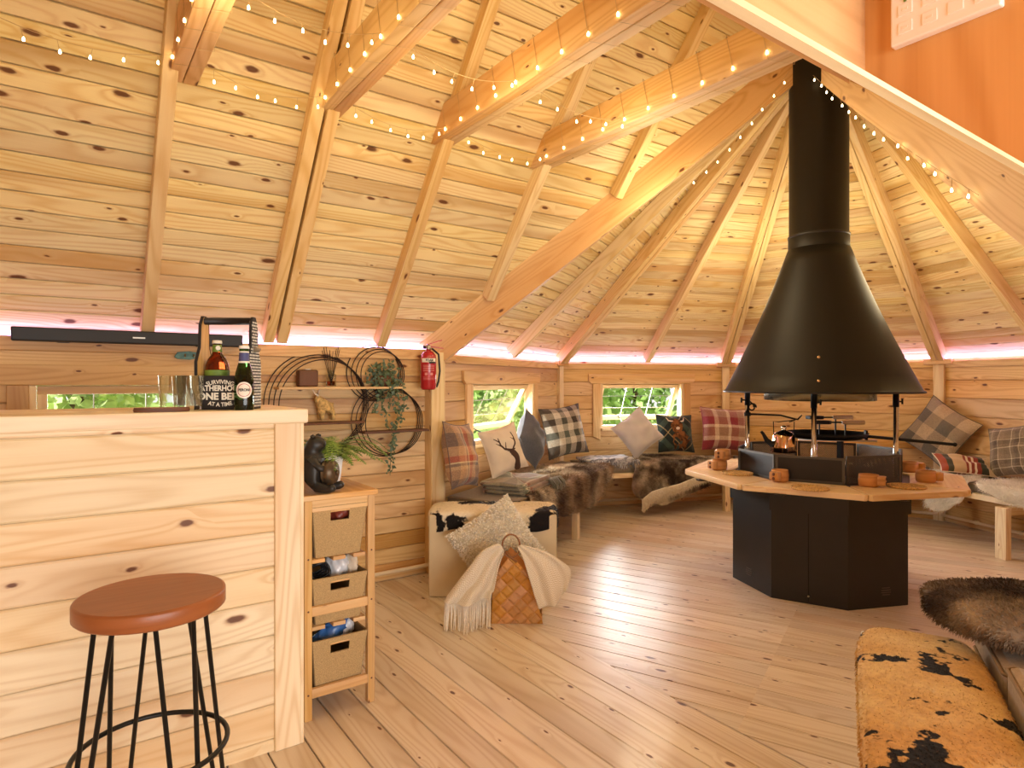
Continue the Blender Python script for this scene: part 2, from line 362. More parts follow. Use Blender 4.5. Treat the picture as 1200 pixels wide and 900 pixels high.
def stripes():
    t = NT('striped_knit'); uv = t.n('SeparateXYZ', {0: t.n('UVMap', uv_map='UVMap').outputs[0]})
    rp = t.n('ValToRGB', {0: t.m('MULTIPLY', uv.outputs[0], 2.4)}); cr = rp.color_ramp; cr.interpolation = 'CONSTANT'
    st = [(0, 'A0523A'), (.12, '4A4A3A'), (.22, 'C8B08A'), (.45, '8E4638'), (.5, 'E0D2B8'), (.54, '8E4638'), (.6, 'E0D2B8'), (.64, '8E4638'), (.72, '3E4434'), (.86, 'D8C6A4')]
    while len(cr.elements) < len(st): cr.elements.new(.5)
    for e, (p, c) in zip(cr.elements, st): e.position = p; e.color = lin(c)
    t.bsdf(col=rp.outputs[0], rough=.95, spec=.1, sheen=.3, normal=t.bump(t.noise(t.n('TexCoord').outputs['Object'], 300., 2), .5, .003)); return t.mat
M['stripes'] = stripes()
# ================================================================= the shell of the cabin
def P2(u, v): return V((u * S, v * S, 0))
HE = 1.524                      # wall height
HR = HE + .052                  # where the roof boards start, above the plate
AP = V((3.09 * S, 1.69 * S, 3.575))   # apex of the round roof
RIDGE_Y = 1.69 * S
K0, K1, K2, K3, K4, K5, K6 = [P2(*q) for q in ((1.575, 2.98), (3.22, 3.89), (4.62, 3.35), (5.2, 1.93), (4.61, .52), (3.2, -.07), (1.575, .178))]
UW = -1.5 * S                   # where the straight part ends, behind the eye

def clip(poly, ax, val, keep_ge):
    out = []
    for i in range(len(poly)):
        a, b = poly[i - 1], poly[i]
        ia = (a[ax] >= val - 1e-9) if keep_ge else (a[ax] <= val + 1e-9)
        ib = (b[ax] >= val - 1e-9) if keep_ge else (b[ax] <= val + 1e-9)
        if ia != ib:
            t = (val - a[ax]) / (b[ax] - a[ax]); out.append((a[0] + (b[0] - a[0]) * t, a[1] + (b[1] - a[1]) * t))
        if ib: out.append(b)
    return out
def hsh(k, sd):
    q = math.sin(k * 127.1 + sd * 311.7) * 43758.5453; return q - math.floor(q)
def planks(mb, polys, o, s, t, wd, g=.006, d=.006, seed=1, m=0, phase=0., gp=.0016):
    """tongue-and-groove boards running along s; the shown side is s x t"""
    n = s.cross(t).normalized(); o = V(o)
    for pts in polys:
        p2 = [((V(p) - o).dot(s), (V(p) - o).dot(t)) for p in pts]
        ar = sum(p2[i - 1][0] * p2[i][1] - p2[i][0] * p2[i - 1][1] for i in range(len(p2)))
        if ar < 0: p2.reverse()
        lo = min(p[1] for p in p2); hi = max(p[1] for p in p2)
        for k in range(math.floor((lo - phase) / wd), math.floor((hi - phase) / wd) + 1):
            a = k * wd + phase; b = a + wd; ou, ov, rr = hsh(k, seed) * 60, hsh(k, seed + 5) * 60, hsh(k, seed + 9)
            for q0, q1, f in ((a, a + gp, lambda y: 2.2 * d), (a + gp, a + g, lambda y: d * (1 - (y - a - gp) / (g - gp))), (a + g, b - g, lambda y: 0.), (b - g, b - gp, lambda y: d * (1 - (b - gp - y) / (g - gp))), (b - gp, b, lambda y: 2.2 * d)):
                q = clip(clip(p2, 1, q0, True), 1, q1, False)
                if len(q) < 3 or max(y for x, y in q) - min(y for x, y in q) < 1e-6: continue
                mb.poly([o + s * x + t * y - n * max(f(y), 0) for x, y in q], [(x + ou, y - a + ov) for x, y in q], rr, m)
def backing(mb, pts, n, th=.05, m=0):
    mb.poly([V(p) - n * th for p in pts], None, 0, m)

# ---- floor: the straight part's boards run across it, the round part's are turned
zF = 0.
X0 = K0.x
mb = MB()
pts = [V((UW, -1.2, 0)), V((X0, -1.2, 0)), V((X0, K0.y, 0)), V((UW, K0.y, 0))]
planks(mb, [pts], (X0, 0, 0), V((0, 1, 0)), V((-1, 0, 0)), .133, .004, .005, 3)
ang = math.radians(112.5); bs = V((math.cos(ang), math.sin(ang), 0)); bt = V((-bs.y, bs.x, 0))
oct_ = [V((X0, -1.2, 0)), K5 + V((.6, -1.0, 0)), K4 + V((.1, -.1, 0)), K3 + V((.1, 0, 0)), K2 + V((.1, .1, 0)), K1 + V((0, .1, 0)), K0 + V((0, .05, 0)), V((X0, K0.y, 0))]
J = V((2.70 * S, 1.566 * S, 0))
loc = [((p - J).dot(bs), (p - J).dot(bt)) for p in oct_]
for half, sd in ((True, 21), (False, 22)):
    q = clip(loc, 0, 0., half)
    planks(mb, [[J + bs * x + bt * y for x, y in q]], J, bs, bt, .133, .004, .005, sd)
backing(mb, [V((UW, -1.2, 0)), V((7.2, -1.2, 0)), V((7.2, 5.4, 0)), V((UW, 5.4, 0))], V((0, 0, 1)), .06)
struct(mb.build('floor', M['floor']))

# ---- walls
def wall(name, A, B, wd=.145, h=HE, hole=None, seed=1, phase=0., mat='wall'):
    """boards along A -> B; interior on the left of A -> B reversed below as needed"""
    s = (B - A).normalized(); L = (B - A).length; n = V((s.y, -s.x, 0))     # interior side
    s2, t2 = s, UP                                                          # s x UP = (s.y, -s.x): interior
    R = lambda x0, x1, y0, y1: [A + s * x0 + UP * y0, A + s * x1 + UP * y0, A + s * x1 + UP * y1, A + s * x0 + UP * y1]
    if hole:
        x0, x1, y0, y1 = hole; ps = [R(0, x0, 0, h), R(x1, L, 0, h), R(x0, x1, 0, y0), R(x0, x1, y1, h)]
    else: ps = [R(0, L, 0, h)]
    mb = MB(); planks(mb, ps, A, s2, t2, wd, .006, .006, seed, 0, phase)
    for q in ps: backing(mb, q, n, .07)
    if hole:   # reveal
        for a, b in (((x0, y0), (x1, y0)), ((x1, y0), (x1, y1)), ((x1, y1), (x0, y1)), ((x0, y1), (x0, y0))):
            pa, pb = A + s * a[0] + UP * a[1], A + s * b[0] + UP * b[1]
            mb.poly([pa, pa - n * .07, pb - n * .07, pb], [(0, 0), (0, .07), (.5, .07), (.5, 0)])
    o = struct(mb.build(name, M[mat])); return s, n, L

def s_of(px, py, A, s, n):          # distance along a wall of a point of the view
    p = on_pl(px, py, A, n); return (p - A).dot(s), p.z
WL_A, WL_B = V((UW, K0.y, 0)), K0
def win_rect(A, B, pl, pr):
    s = (B - A).normalized(); n = V((s.y, -s.x, 0))
    return s_of(pl, 448, A, s, n)[0], s_of(pr, 448, A, s, n)[0]
wl = win_rect(WL_A, WL_B, 34, 236); w1 = win_rect(K0, K1, 551, 624); w2 = win_rect(K1, K2, 703, 800)
Z0, Z1 = .815, 1.312
sL, nL, LL = wall('wall_left', WL_A, WL_B, .10, hole=(*wl, Z0, Z1), seed=31)
s1, n1, L1 = wall('wall_back_left', K0, K1, .145, hole=(*w1, Z0, Z1), seed=32)
s2_, n2, L2 = wall('wall_back', K1, K2, .145, hole=(*w2, Z0, Z1), seed=33)
s3, n3, L3 = wall('wall_back_right', K2, K3, .165, seed=34)
s4, n4, L4 = wall('wall_right', K3, K4, .165, seed=35)
s5, n5, L5 = wall('wall_front_right', K4, K5, .165, seed=36)
s6, n6, L6 = wall('wall_front', K5, K6, .165, seed=37)

EA, EB = V((UW, .40, 0)), V((UW, K0.y, 0))
sE, nE, LE = wall('wall_end', EA, EB, .145, HR, seed=38)  # unseen end wall and gable, added to keep the sun out
mb = MB(); mb.poly([V((UW, .41, HE)), V((UW, K0.y, HE)), V((UW, RIDGE_Y, AP.z))]); RA0 = V((UW, RIDGE_Y, AP.z)); backing(mb, [V((UW, .41, HE)), V((UW, K0.y, HE)), RA0], V((1, 0, 0)), .05)
struct(mb.build('wall_gable', M['wall']))
# ---- roof
def facet(name, pts, s, seed, wd=.088):
    n = (pts[1] - pts[0]).cross(pts[2] - pts[0]).normalized()
    if n.z > 0: n = -n
    t = n.cross(s).normalized()
    if s.cross(t).dot(n) < 0: t = -t
    if t.z < 0: s = -s; t = -t
    mb = MB(); planks(mb, [pts], pts[0], s, t, wd, .005, .006, seed)
    backing(mb, pts, n, .05)
    struct(mb.build(name, M['roof'])); return n
ez = V((0, 0, HR))
E = [k + ez for k in (K0, K1, K2, K3, K4, K5, K6)]
RA = V((UW, RIDGE_Y, AP.z))
nRL = facet('ceiling', [V((UW, K0.y, HR)), E[0], AP, RA], V((1, 0, 0)), 41)
slopeR = (AP.z - HE - .03) / (RIDGE_Y - K6.y); YB = .308 * S; fB = (YB + .012 - K6.y) / (AP.y - K6.y)
nRR = facet('ceiling', [V((UW, YB + .012, HR + (YB + .012 - K6.y) * slopeR)), E[6].lerp(AP, fB), AP, RA], V((1, 0, 0)), 42)
NF = []
for i in range(6):
    NF.append(facet('ceiling', [E[i], E[i + 1], AP], (E[i + 1] - E[i]).normalized(), 50 + i))

# ---- rafters
def rafter(p0, p1, n, wd, dp, mat='rafter', dbl=0.):
    up = -n if n.z > 0 else n           # into the room
    d = (V(p1) - V(p0)).normalized(); sd = d.cross(up).normalized()
    mb = MB()
    offs = (-dbl / 2, dbl / 2) if dbl else (0,)
    for o_ in offs:
        c = up * (dp / 2 + .001) + sd * o_
        mb.bar(V(p0) + c, V(p1) + c, wd, dp, up)
    return struct(mb.build('rafter', M[mat], bevel=.004))
slope = (AP.z - HE - .03) / (K0.y - RIDGE_Y)
def left_pt(x, y): return V((x, y, HR + (K0.y - y) * slope))
def right_pt(x, y): return V((x, y, HR + (y - K6.y) * slopeR))
RX = [-.22 * S, .275 * S, .775 * S, 1.285 * S]
for x, db in zip(RX, (0, 0, .075, 0)):
    rafter(left_pt(x, K0.y - .005), left_pt(x, RIDGE_Y), nRL, .06, .085, dbl=db)
    rafter(right_pt(x, 1.15 * S), right_pt(x, RIDGE_Y), nRR, .06, .085)
def on_valley(x, K):                   # where a jack rafter meets the valley
    f = (x - K.x) / (AP.x - K.x); return K.y + (AP.y - K.y) * f
for x in (1.80 * S, 2.3 * S):
    y = on_valley(x, K0); rafter(left_pt(x, y - .02), left_pt(x, RIDGE_Y), nRL, .06, .085)
    y = max(on_valley(x, K6) + .02, 1.15 * S); rafter(right_pt(x, y), right_pt(x, RIDGE_Y), nRR, .06, .085)
for K, e in ((K0, E[0]), (K6, E[6])):
    d = (AP - e); sd = d.cross(UP).normalized()
    dp_ = .20 if K is K0 else .27; mb = MB(); mb.bar(e + V((0, 0, -.02 - dp_ * .375)), AP + V((0, 0, -.01 - dp_ * .375)), .07, dp_, UP)
    mb.bar(e + V((0, 0, -.04)) + sd * (-.06 if K is K0 else .06), AP + V((0, 0, -.04)) + sd * (-.06 if K is K0 else .06), .045, .10, UP)
    struct(mb.build('valley_rafter', M['beam'], bevel=.004))
inn = lambda e, f: e + (AP - e) * f
for i in range(1, 6):
    n = (NF[i - 1] + NF[i]).normalized()
    rafter(inn(E[i], .006), AP, n, .05, .115, dbl=.056)
for i in range(6):
    mid = (E[i] + E[i + 1]) / 2
    rafter(inn(mid, .006), AP, NF[i], .055, .10)
mb = MB(); mb.bar(V((UW, RIDGE_Y, AP.z - .10)), AP + V((-.1, 0, -.10)), .05, .16); struct(mb.build('ridge_beam', M['beam'], bevel=.004))
# ---- collar ties of the straight part
HC = S + .99 * S
COL = []
for x in (.32 * S, .80 * S, 1.285 * S, 1.80 * S):
    yl = K0.y - (HC - HE - .03) / slope + .02; yr = K6.y + (HC - HE - .03) / slopeR - .02
    mb = MB()
    for o_ in (-.029, .029): mb.bar((x + o_, yl, HC + .085), (x + o_, yr, HC + .085), .055, .17)
    struct(mb.build('collar_tie', M['beam'], bevel=.004)); COL.append((x, yl, yr))

# ---- posts, wall plates, corbels, skirting
def post(K, n, wd, dp, name='corner_post', corbel=True, mat='trim'):
    sd = V((-n.y, n.x, 0)); mb = MB()
    mb.box(K + n * (dp / 2) + UP * (HE / 2 - .02), wd, dp, HE - .04, (sd, n, UP), grain=2)
    struct(mb.build(name, M[mat], bevel=.004))
    if corbel:
        mb = MB(); mb.box(K + n * (dp / 2 + .012) + UP * (HE - .03), wd * 2.6, dp + .04, .05, (sd, n, UP)); struct(mb.build('corbel_block', M['wall'], bevel=.004))
bis = lambda a, b: (a + b).normalized()
post(K1, bis(n1, n2), .055, .05); post(K2, bis(n2, n3), .075, .06); post(K3, bis(n3, n4), .09, .06); post(K4, bis(n4, n5), .09, .06)
mb = MB(); mb.box(K0 + V((.02, -.05, HE / 2 - .01)), .10, .10, HE - .02, grain=2); mb.box(K0 + V((.082, -.035, HE / 2 - .01)), .022, .07, HE - .02, grain=2)
struct(mb.build('corner_post', M['rafter'], bevel=.005))
idx = 0
for A, B, n, s, top in ((WL_A, WL_B, nL, sL, .09), (K0, K1, n1, s1, 0), (K1, K2, n2, s2_, 0), (K2, K3, n3, s3, 0), (K3, K4, n4, s4, 0), (K4, K5, n5, s5, 0)):
    idx += 1; mb = MB()
    if top:
        mb.bar(A + n * .02 + UP * (HE - .035), B + n * .02 + UP * (HE - .035), .04, .07); mb.bar(A + n * .012 + UP * (HE - .125), B + n * .012 + UP * (HE - .125), .024, .11)
    else: mb.bar(A + n * .012 + UP * (HE - .055), B + n * .012 + UP * (HE - .055), .024, .06)
    o = struct(mb.build('trim_%d' % idx, M['wall'], bevel=.003))
    mb = MB(); mb.bar(A + n * .014 + UP * .022, B + n * .014 + UP * .022, .028, .04)
    struct(mb.build('baseboard_' + ('left', 'back_left', 'back', 'back_right', 'right', 'front_right')[idx - 1], M['wall'], bevel=.003))
    # surface pipe run along the skirting
    mb = MB(); mb.tube([A + n * .055 + UP * .062 + s * .05, B + n * .055 + UP * .062 - s * .03], .013, 8)
    for k in range(1, 5): mb.bar(A.lerp(B, k / 5) + n * .03 + UP * .062, A.lerp(B, k / 5) + n * .06 + UP * .062, .02, .035)
    tag(mb.build('heating_pipe', M['trim']), ('pale heating pipe along the floor by the wire ring shelf wall', 'pale heating pipe behind the cowhide ottoman and corner bench', 'pale heating pipe under the bench below the wide back window', 'pale heating pipe on the skirting behind the grill stove', 'pale heating pipe on the skirting under the right bench', 'pale heating pipe on the skirting past the end of the right bench')[idx - 1], 'pipe', 'heating pipes along the skirting')
    mb = MB(); mb.bar(A - n * .03 + UP * (HE + .04), B - n * .03 + UP * (HE + .04), .04, .12); struct(mb.build('trim_%d' % (idx + 6), M['trim']))
    # light strip on the wall plate
    mb = MB(); a, b = A + n * .012 + UP * (HE + .012), B + n * .012 + UP * (HE + .012)
    mb.bar(a, b, .02, .022)
    tag(mb.build('light_strip', M['led']), ('glowing pink light strip on the wall top above the soundbar', 'glowing pink light strip above the tilted open square window', 'glowing pink light strip above the wide back window', 'glowing pink light strip on the wall top behind the stove hood', 'glowing pink light strip above the patchwork cushion wall', 'glowing pink light strip on the wall past the right bench')[idx - 1], 'light strip', 'pink light strips on the wall tops')

# ---- the boarding over the opening in front of the eye
YH = .1735 * S
mb = MB(); mb.box(((UW + 2.0) / 2, YH + .0042, HE + .0008), 2.0 - UW, .0084, .0045); struct(mb.build('trim_20', M['trim']))
mb = MB(); XP = .65 * S; ZB = 1.694
planks(mb, [[V((UW, YB, ZB)), V((XP, YB, ZB)), V((XP, YB, 2.5)), V((UW, YB, 2.5))]], (UW, YB, ZB), V((1, 0, 0)), UP, .5, .002, .001, 71)
backing(mb, [V((UW, YB, ZB)), V((XP, YB, ZB)), V((XP, YB, 2.5)), V((UW, YB, 2.5))], V((0, -1, 0)), .02)
mb.poly([V((UW, YH + .0084, HE + .002)), V((2.0, YH + .0084, HE + .002)), V((2.0, YB, ZB - .004)), V((UW, YB, ZB - .004))])
struct(mb.build('wall_porch', M['porch']))
mb = MB()
planks(mb, [[V((XP, YH + .004, HE + .004)), V((XP, YB + .02, ZB + .004)), V((XP, YB + .02, 2.5)), V((XP, YH + .004, 2.5))]], (XP, YB + .02, 1.53), UP, V((0, 1, 0)), .40, .002, .001, 72)
mb.poly([V((XP + .02, YH, HE + .004)), V((XP + .02, YB, ZB)), V((XP + .02, YB, 2.5)), V((XP + .02, YH, 2.5))])
struct(mb.build('wall_porch_side', M['porch']))
mb = MB(); mb.box((.3, -1.3, 2.53), 4.7, 3.5, .06); struct(mb.build('sky_block_roof', M['porch']))  # unseen roof and side walls, added to block sky light from the boards
for x, nm in ((UW - .03, 'sky_block_far'), (2.64, 'sky_block_near')):
    mb = MB(); mb.box((x, -1.35, 1.25), .05, 3.1, 2.5); struct(mb.build(nm, M['porch']))

# ---- windows
def window(no, A, s, n, rect, sill_in=.0, tilt=28, right_case=True):
    x0, x1 = rect; W = x1 - x0; H = Z1 - Z0; p = lambda x, z, d=0.: A + s * x + UP * z + n * d
    t = bpy.data.objects.new('window_%d' % no, None); C.objects.link(t); t.location = p((x0 + x1) / 2, Z0); WLOC[t.name] = t.location.copy(); t['kind'] = 'structure'
    mb = MB()          # lining inside the opening
    for a, b in (((x0, Z0 + .014), (x1, Z0 + .014)), ((x0, Z1 - .014), (x1, Z1 - .014))): mb.bar(p(*a, -.03), p(*b, -.03), .09, .028)
    for x in (x0 + .014, x1 - .014): mb.bar(p(x, Z0 + .028, -.03), p(x, Z1 - .028, -.03), .028, .09, n)
    mb.build('window_frame', M['trim'], t, bevel=.003)
    mb = MB()          # casing boards on the wall, head with cut ends, side boards with chamfered feet
    cw = .085
    ax = (s, UP, n)
    mb.prism([(x0 - cw - .05, Z1 + .005), (x0 - cw - .02, Z1 - .025), (x1 + cw + .02, Z1 - .025), (x1 + cw + .05, Z1 + .005), (x1 + cw + .05, Z1 + .075), (x0 - cw - .05, Z1 + .075)], .024, 0, ax, A + n * .001)
    for sg, xa in ((-1, x0), (1, x1)):
        xb = xa + sg * cw; xs = sorted((xa, xb)); ch = (xs[0], Z0 - .10), (xs[1], Z0 - .10)
        poly = [(xs[0], Z0 - .085 if sg < 0 else Z0 - .125), (xs[1], Z0 - .125 if sg < 0 else Z0 - .085), (xs[1], Z1 - .026), (xs[0], Z1 - .026)]
        mb.prism(poly, .022, 0, ax, A + n * .001, grain=1)
    mb.build('casing', M['wall'], t, bevel=.003)
    mb = MB(); mb.box(p((x0 + x1) / 2, Z0 - .012, .012), W - .004, .07, .024, (s, n, UP)); mb.build('window_sill', M['trim'], t, bevel=.003)
    # top-hung sash standing open
    a = math.radians(tilt); dn = (-UP * math.cos(a) - n * math.sin(a)); nn = (n * math.cos(a) - UP * math.sin(a))
    o = p(x0 + .03, Z1 - .03, -.045); w_ = W - .06; h_ = H - .06
    q = lambda x, y, d=0.: o + s * x + dn * y + nn * d
    mb = MB(); r = .042
    for a_, b_ in ((q(0, r / 2), q(w_, r / 2)), (q(0, h_ - r / 2), q(w_, h_ - r / 2))): mb.bar(a_, b_, .04, r, dn)
    for x in (r / 2, w_ - r / 2): mb.bar(q(x, r), q(x, h_ - r), r, .04, nn)
    sash = mb.build('sash', M['trim'], t, bevel=.003)
    mb = MB(); mb.poly([q(r, r, .002), q(w_ - r, r, .002), q(w_ - r, h_ - r, .002), q(r, h_ - r, .002)]); mb.build('pane', M['pane'], sash)
    mb = MB()
    for k in (1, 2): mb.bar(q(w_ * k / 3, r, .006), q(w_ * k / 3, h_ - r, .006), .005, .005, nn)
    for k in (1, 2): mb.bar(q(r, h_ * k / 3, .006), q(w_ - r, h_ * k / 3, .006), .005, .005, nn)
    mb.build('lead_bars', M['steel'], sash)
    mb = MB(); mb.tube([p(x0 + W * .28, Z0 + .05, -.03), q(w_ * .3, h_ * .9)], .006, 6); mb.build('stay', M['iron'], t)
    return t
window(1, WL_A, sL, nL, wl, tilt=3); window(2, K0, s1, n1, w1); window(3, K1, s2_, n2, w2)

# ================================================================= outside
mb = MB(); mb.grid(lambda a, b: V((-14 + 34 * a, 4.6 + 20 * b, -.35 + .25 * math.sin(a * 9) * b + 1.2 * b * b)), 30, 20)
lw = mb.build('lawn', M['lawn']); lw['kind'] = 'structure'
def leaf_blob(c, rx, ry, rz, nleaf, size, mat, parent, name='foliage'):
    mb = MB()
    for i in range(nleaf):
        a, b = rnd(0, 2 * math.pi), math.acos(rnd(-.9, 1)); k = rnd(.4, 1.05)
        d = V((math.sin(b) * math.cos(a) * rx, math.sin(b) * math.sin(a) * ry, math.cos(b) * rz)) * k
        p = V(c) + d; x = V((rnd(-1, 1), rnd(-1, 1), rnd(-1, 1))).normalized(); y = x.cross(V((rnd(-1, 1), rnd(-1, 1), rnd(-.3, 1)))).normalized(); z_ = size * rnd(.6, 1.3)
        mb.poly([p - x * z_, p + y * z_ * .55, p + x * z_, p - y * z_ * .55])
    return mb.build(name, mat, parent)
def tree(loc, h, r, mat, label, name='tree', cat='tree'):
    t = thing(name, label, cat, loc, 'greenery outside the windows'); mb = MB(); L_ = V(loc)
    mb.tube([L_, L_ + V((.05, 0, h * .5)), L_ + V((.1, .05, h * .9))], [r * .09, r * .07, .02], 8); mb.build('trunk', M['bark'], t)
    leaf_blob(L_ + V((0, 0, h * .50)), r * .95, r * .95, h * .46, 1700, .10, M[mat], t, 'crown'); return t
GL = ('outside the low window behind the bar, at its left end', 'outside the low window, behind its two glazing bars', 'outside the low window behind the drinking glasses', 'out past the left edge of the tilted square window', 'seen through the tilted open square window', 'seen past the right edge of the tilted square window', 'outside the left part of the wide back window', 'outside the middle of the wide back window', 'outside the right part of the wide back window', 'farthest along the hedge line past the wide back window')
for i, (x, y, r, h) in enumerate(((-4.9, 9.4, 1.15, 2.7), (-2.4, 9.6, 1.15, 2.9), (.1, 10.2, 1.15, 2.8), (2.6, 12.2, 1.15, 3.2), (5.1, 13.0, 1.15, 3.0), (7.6, 12.6, 1.15, 3.2), (7.6, 9.9, 1.1, 3.1), (9.9, 9.4, 1.1, 3.2), (12.2, 8.6, 1.1, 3.1), (14.5, 7.8, 1.1, 3.2))):
    tree((x, y, -.1), h, r, 'leafout' if i % 2 else 'leafout2', ('darker green' if i % 2 else 'pale green') + ' leafy shrub ' + GL[i], 'shrub', 'shrub')
# ================================================================= bar, stool, shelf unit and what stands on them
WX = V((1, 0, 0)); WY = V((0, 1, 0))
BX1, BY0, BY1, BT = .535 * S, 1.77 * S, 2.12 * S, .927 * S
bar = thing('bar_counter', 'pale pine plank bar counter with thick top, behind the round wooden stool', 'bar counter', (BX1 - .8, (BY0 + BY1) / 2, 0))
BXL = -1.1
mb = MB(); planks(mb, [[V((BXL, BY0, .0)), V((BX1 - .06, BY0, .0)), V((BX1 - .06, BY0, BT - .05)), V((BXL, BY0, BT - .05))]], (BXL, BY0, .0), WX, UP, .122, .007, .005, 81, 0, .04, .0007)
for a, b in (((BXL, BY0 + .02), (BXL, BY1)),): pass
mb.box(((BXL + BX1) / 2, BY0 + .03, (BT - .05) / 2), BX1 - BXL - .02, .03, BT - .052)
mb.build('front_boards', M['bar'], bar)
mb = MB(); planks(mb, [[V((BX1 - .012, BY0 + .02, 0)), V((BX1 - .012, BY1, 0)), V((BX1 - .012, BY1, BT - .05)), V((BX1 - .012, BY0 + .02, BT - .05))]], (BX1 - .012, BY0, 0), WY, UP, .122, .007, .006, 82, 0, .04)
mb.box((BX1 - .04, (BY0 + BY1) / 2 + .01, (BT - .05) / 2), .03, BY1 - BY0 - .04, BT - .052); mb.build('end_boards', M['bar'], bar)
mb = MB(); mb.box((BX1 - .046, BY0 - .004, (BT - .05) / 2), .088, .018, BT - .05, grain=2); mb.build('corner_board', M['trim'], bar, bevel=.003)
mb = MB(); mb.box((BX1 + .004, BY0 + .025, (BT - .05) / 2), .014, .075, BT - .05, grain=2); mb.build('corner_board', M['trim'], bar, bevel=.003)
mb = MB(); mb.box(((BXL + BX1 + .016) / 2, (BY0 - .035 + BY1) / 2, BT - .025), BX1 + .016 - BXL, BY1 - BY0 + .06, .05); mb.build('countertop', M['trim'], bar, bevel=.006)
mb = MB()
for z in (.35, .75): mb.box(((BXL + BX1) / 2, (BY0 + BY1) / 2 + .05, z), BX1 - BXL - .1, BY1 - BY0 - .1, .02)
mb.build('inner_shelf', M['bar'], bar)

# ---- stool
sx, sy = .142 * S + .005, 1.477 * S - .012; SZ = .745
st = thing('bar_stool', 'round brown wooden bar stool on black metal hairpin legs', 'stool', (sx, sy, 0))
c = V((sx, sy, 0)); R = .178
mb = MB()
def disc_uv(mb, c, r, z0, z1, n=48, bev=.006):
    pr = [(0.0001, z0), (r - bev, z0), (r, z0 + bev), (r, z1 - bev), (r - bev * .4, z1 - bev * .3), (r - bev * 1.2, z1)]
    mb.lathe(c, pr, n, sm=True)
    pts = [V(c) + V((math.cos(2 * math.pi * i / n) * (r - bev * 1.2), math.sin(2 * math.pi * i / n) * (r - bev * 1.2), z1)) for i in range(n)]
    mb.poly(pts, [(p.x, p.y) for p in pts], .3)
disc_uv(mb, c, R, SZ - .045, SZ); mb.build('seat', M['seatwood'], st)
for k in range(4):
    a = math.radians(20 + 90 * k); d = V((math.cos(a), math.sin(a), 0)); e = V((-d.y, d.x, 0))
    mb = MB(); top = c + d * .115 + UP * (SZ - .045); bot = c + d * .20
    pts = [top + e * .048, bot + e * .022 + UP * .05]
    for q in range(7): th = math.pi * q / 6; pts.append(bot + e * (.022 * math.cos(th)) + UP * (.03 - .022 * math.sin(th)))
    pts += [bot - e * .022 + UP * .05, top - e * .048]
    mb.tube(pts, .0062, 8); mb.box(top + UP * -.002, .05, .13, .005, (d, e, UP)); mb.build('leg', M['stoolmetal'], st)
mb = MB(); mb.tube([c + V((math.cos(t * math.pi / 24) * .182, math.sin(t * math.pi / 24) * .182, .335)) for t in range(48)], .007, 8, closed=True); mb.build('footrest', M['stoolmetal'], st)

# ---- things on the bar
def bar_pt(px, py=478.5): return on_z(px, py, BT)
def tumbler(px, dy, label):
    p = bar_pt(px); p = V((p.x, BY0 + dy, BT)); p = on_pl(px, 470, (0, BY0 + dy, 0), WY); p.z = BT
    t = thing('drinking_glass', label, 'glass', p, 'clear tumblers on the bar'); mb = MB()
    mb.lathe(p, [(.0005, .001), (.034, .001), (.0355, .004), (.043, .117), (.0418, .1175), (.0345, .018), (.0005, .016)], 32); mb.build('tumbler', M['glass'], t); return t
tumbler(202, .045, 'clear empty tumbler on the bar, left one, above the bark edged coaster'); tumbler(217, .125, 'clear empty tumbler on the bar, the middle one of the row'); tumbler(222.5, .035, 'clear empty tumbler on the bar, right beside the black sign')
p = on_pl(190, 480, (0, BY0 - .008, 0), WY); p.z = BT
mb = MB(); ss = V((0, 0, 0))
t = thing('wood_coaster', 'flat bark edged wooden coaster slice in front of the tumblers', 'coaster', p)
mb.lathe(p, [(.0005, .014), (.078, .014), (.0782, .0005), (.0005, .0005)], 30, sx=1.0, sy=.36); mb.build('slice', M['cupwood'], t)
mb = MB(); mb.lathe(p, [(.0782, .0003), (.081, .007), (.0782, .0145)], 30, sx=1.0, sy=.37); mb.build('bark', M['darkwood'], t)

# caddy: two tall side boards, round handle, printed front
yc = BY0 + .10
def on_bar(px, y): q = on_pl(px, 470, (0, y, 0), WY); return V((q.x, y, BT))
cmid = on_bar(268, yc).x; cx0, cx1 = cmid - .086, cmid + .086; CROT = math.radians(-33)
cdy = .125; Hh = .325
cad = thing('beer_caddy', 'black fronted wooden beer caddy with tall lattice sides and round handle', 'bottle caddy', ((cx0 + cx1) / 2, yc, BT))
prof = [(-cdy / 2, 0), (cdy / 2, 0), (cdy / 2, .165), (.036, .215), (.030, Hh - .03), (.012, Hh), (-.012, Hh), (-.030, Hh - .03), (-.036, .215), (-cdy / 2, .165)]
for x, nm in ((cx0, 'M'), (cx1, 'L')):
    mb = MB(); mb.prism(prof, .008, 0, (WY, UP, WX), V((x - .004, yc, BT)), grain=1); sd = mb.build('side_board', M['shelfwood'] if nm == 'M' else M['ink'], cad)
    mb = MB()
    if nm == 'L':
        for j in range(29):
            z = .008 + j * .0105; hw = cdy / 2 if z < .165 else max(.030, cdy / 2 - (z - .165) * .55)
            k = -hw + (.004 if j % 2 else .010)
            while k < hw - .006:
                for sgn in (1, -1): mb.box((x + sgn * .0052, yc + k + .0028, BT + z + .0035), .0014, .0042, .0062)
                k += .0115
        mb.build('lattice_pattern', M['labelwhite'], sd)
    else:
        for i in range(len(prof)):
            a, b = prof[i - 1], prof[i]; mb.bar(V((x, yc + a[0], BT + a[1] + .0005)), V((x, yc + b[0], BT + b[1] + .0005)), .0095, .004, UP if abs(a[1] - b[1]) < .02 else WY)
        mb.build('dark_edge', M['ink'], sd)
mb = MB(); mb.tube([V((cx0 + .004, yc, BT + Hh - .014)), V((cx1 - .004, yc, BT + Hh - .014))], .013, 16); mb.build('handle', M['plasticblack'], cad)
fy = yc - cdy / 2 - .004; fz = .118
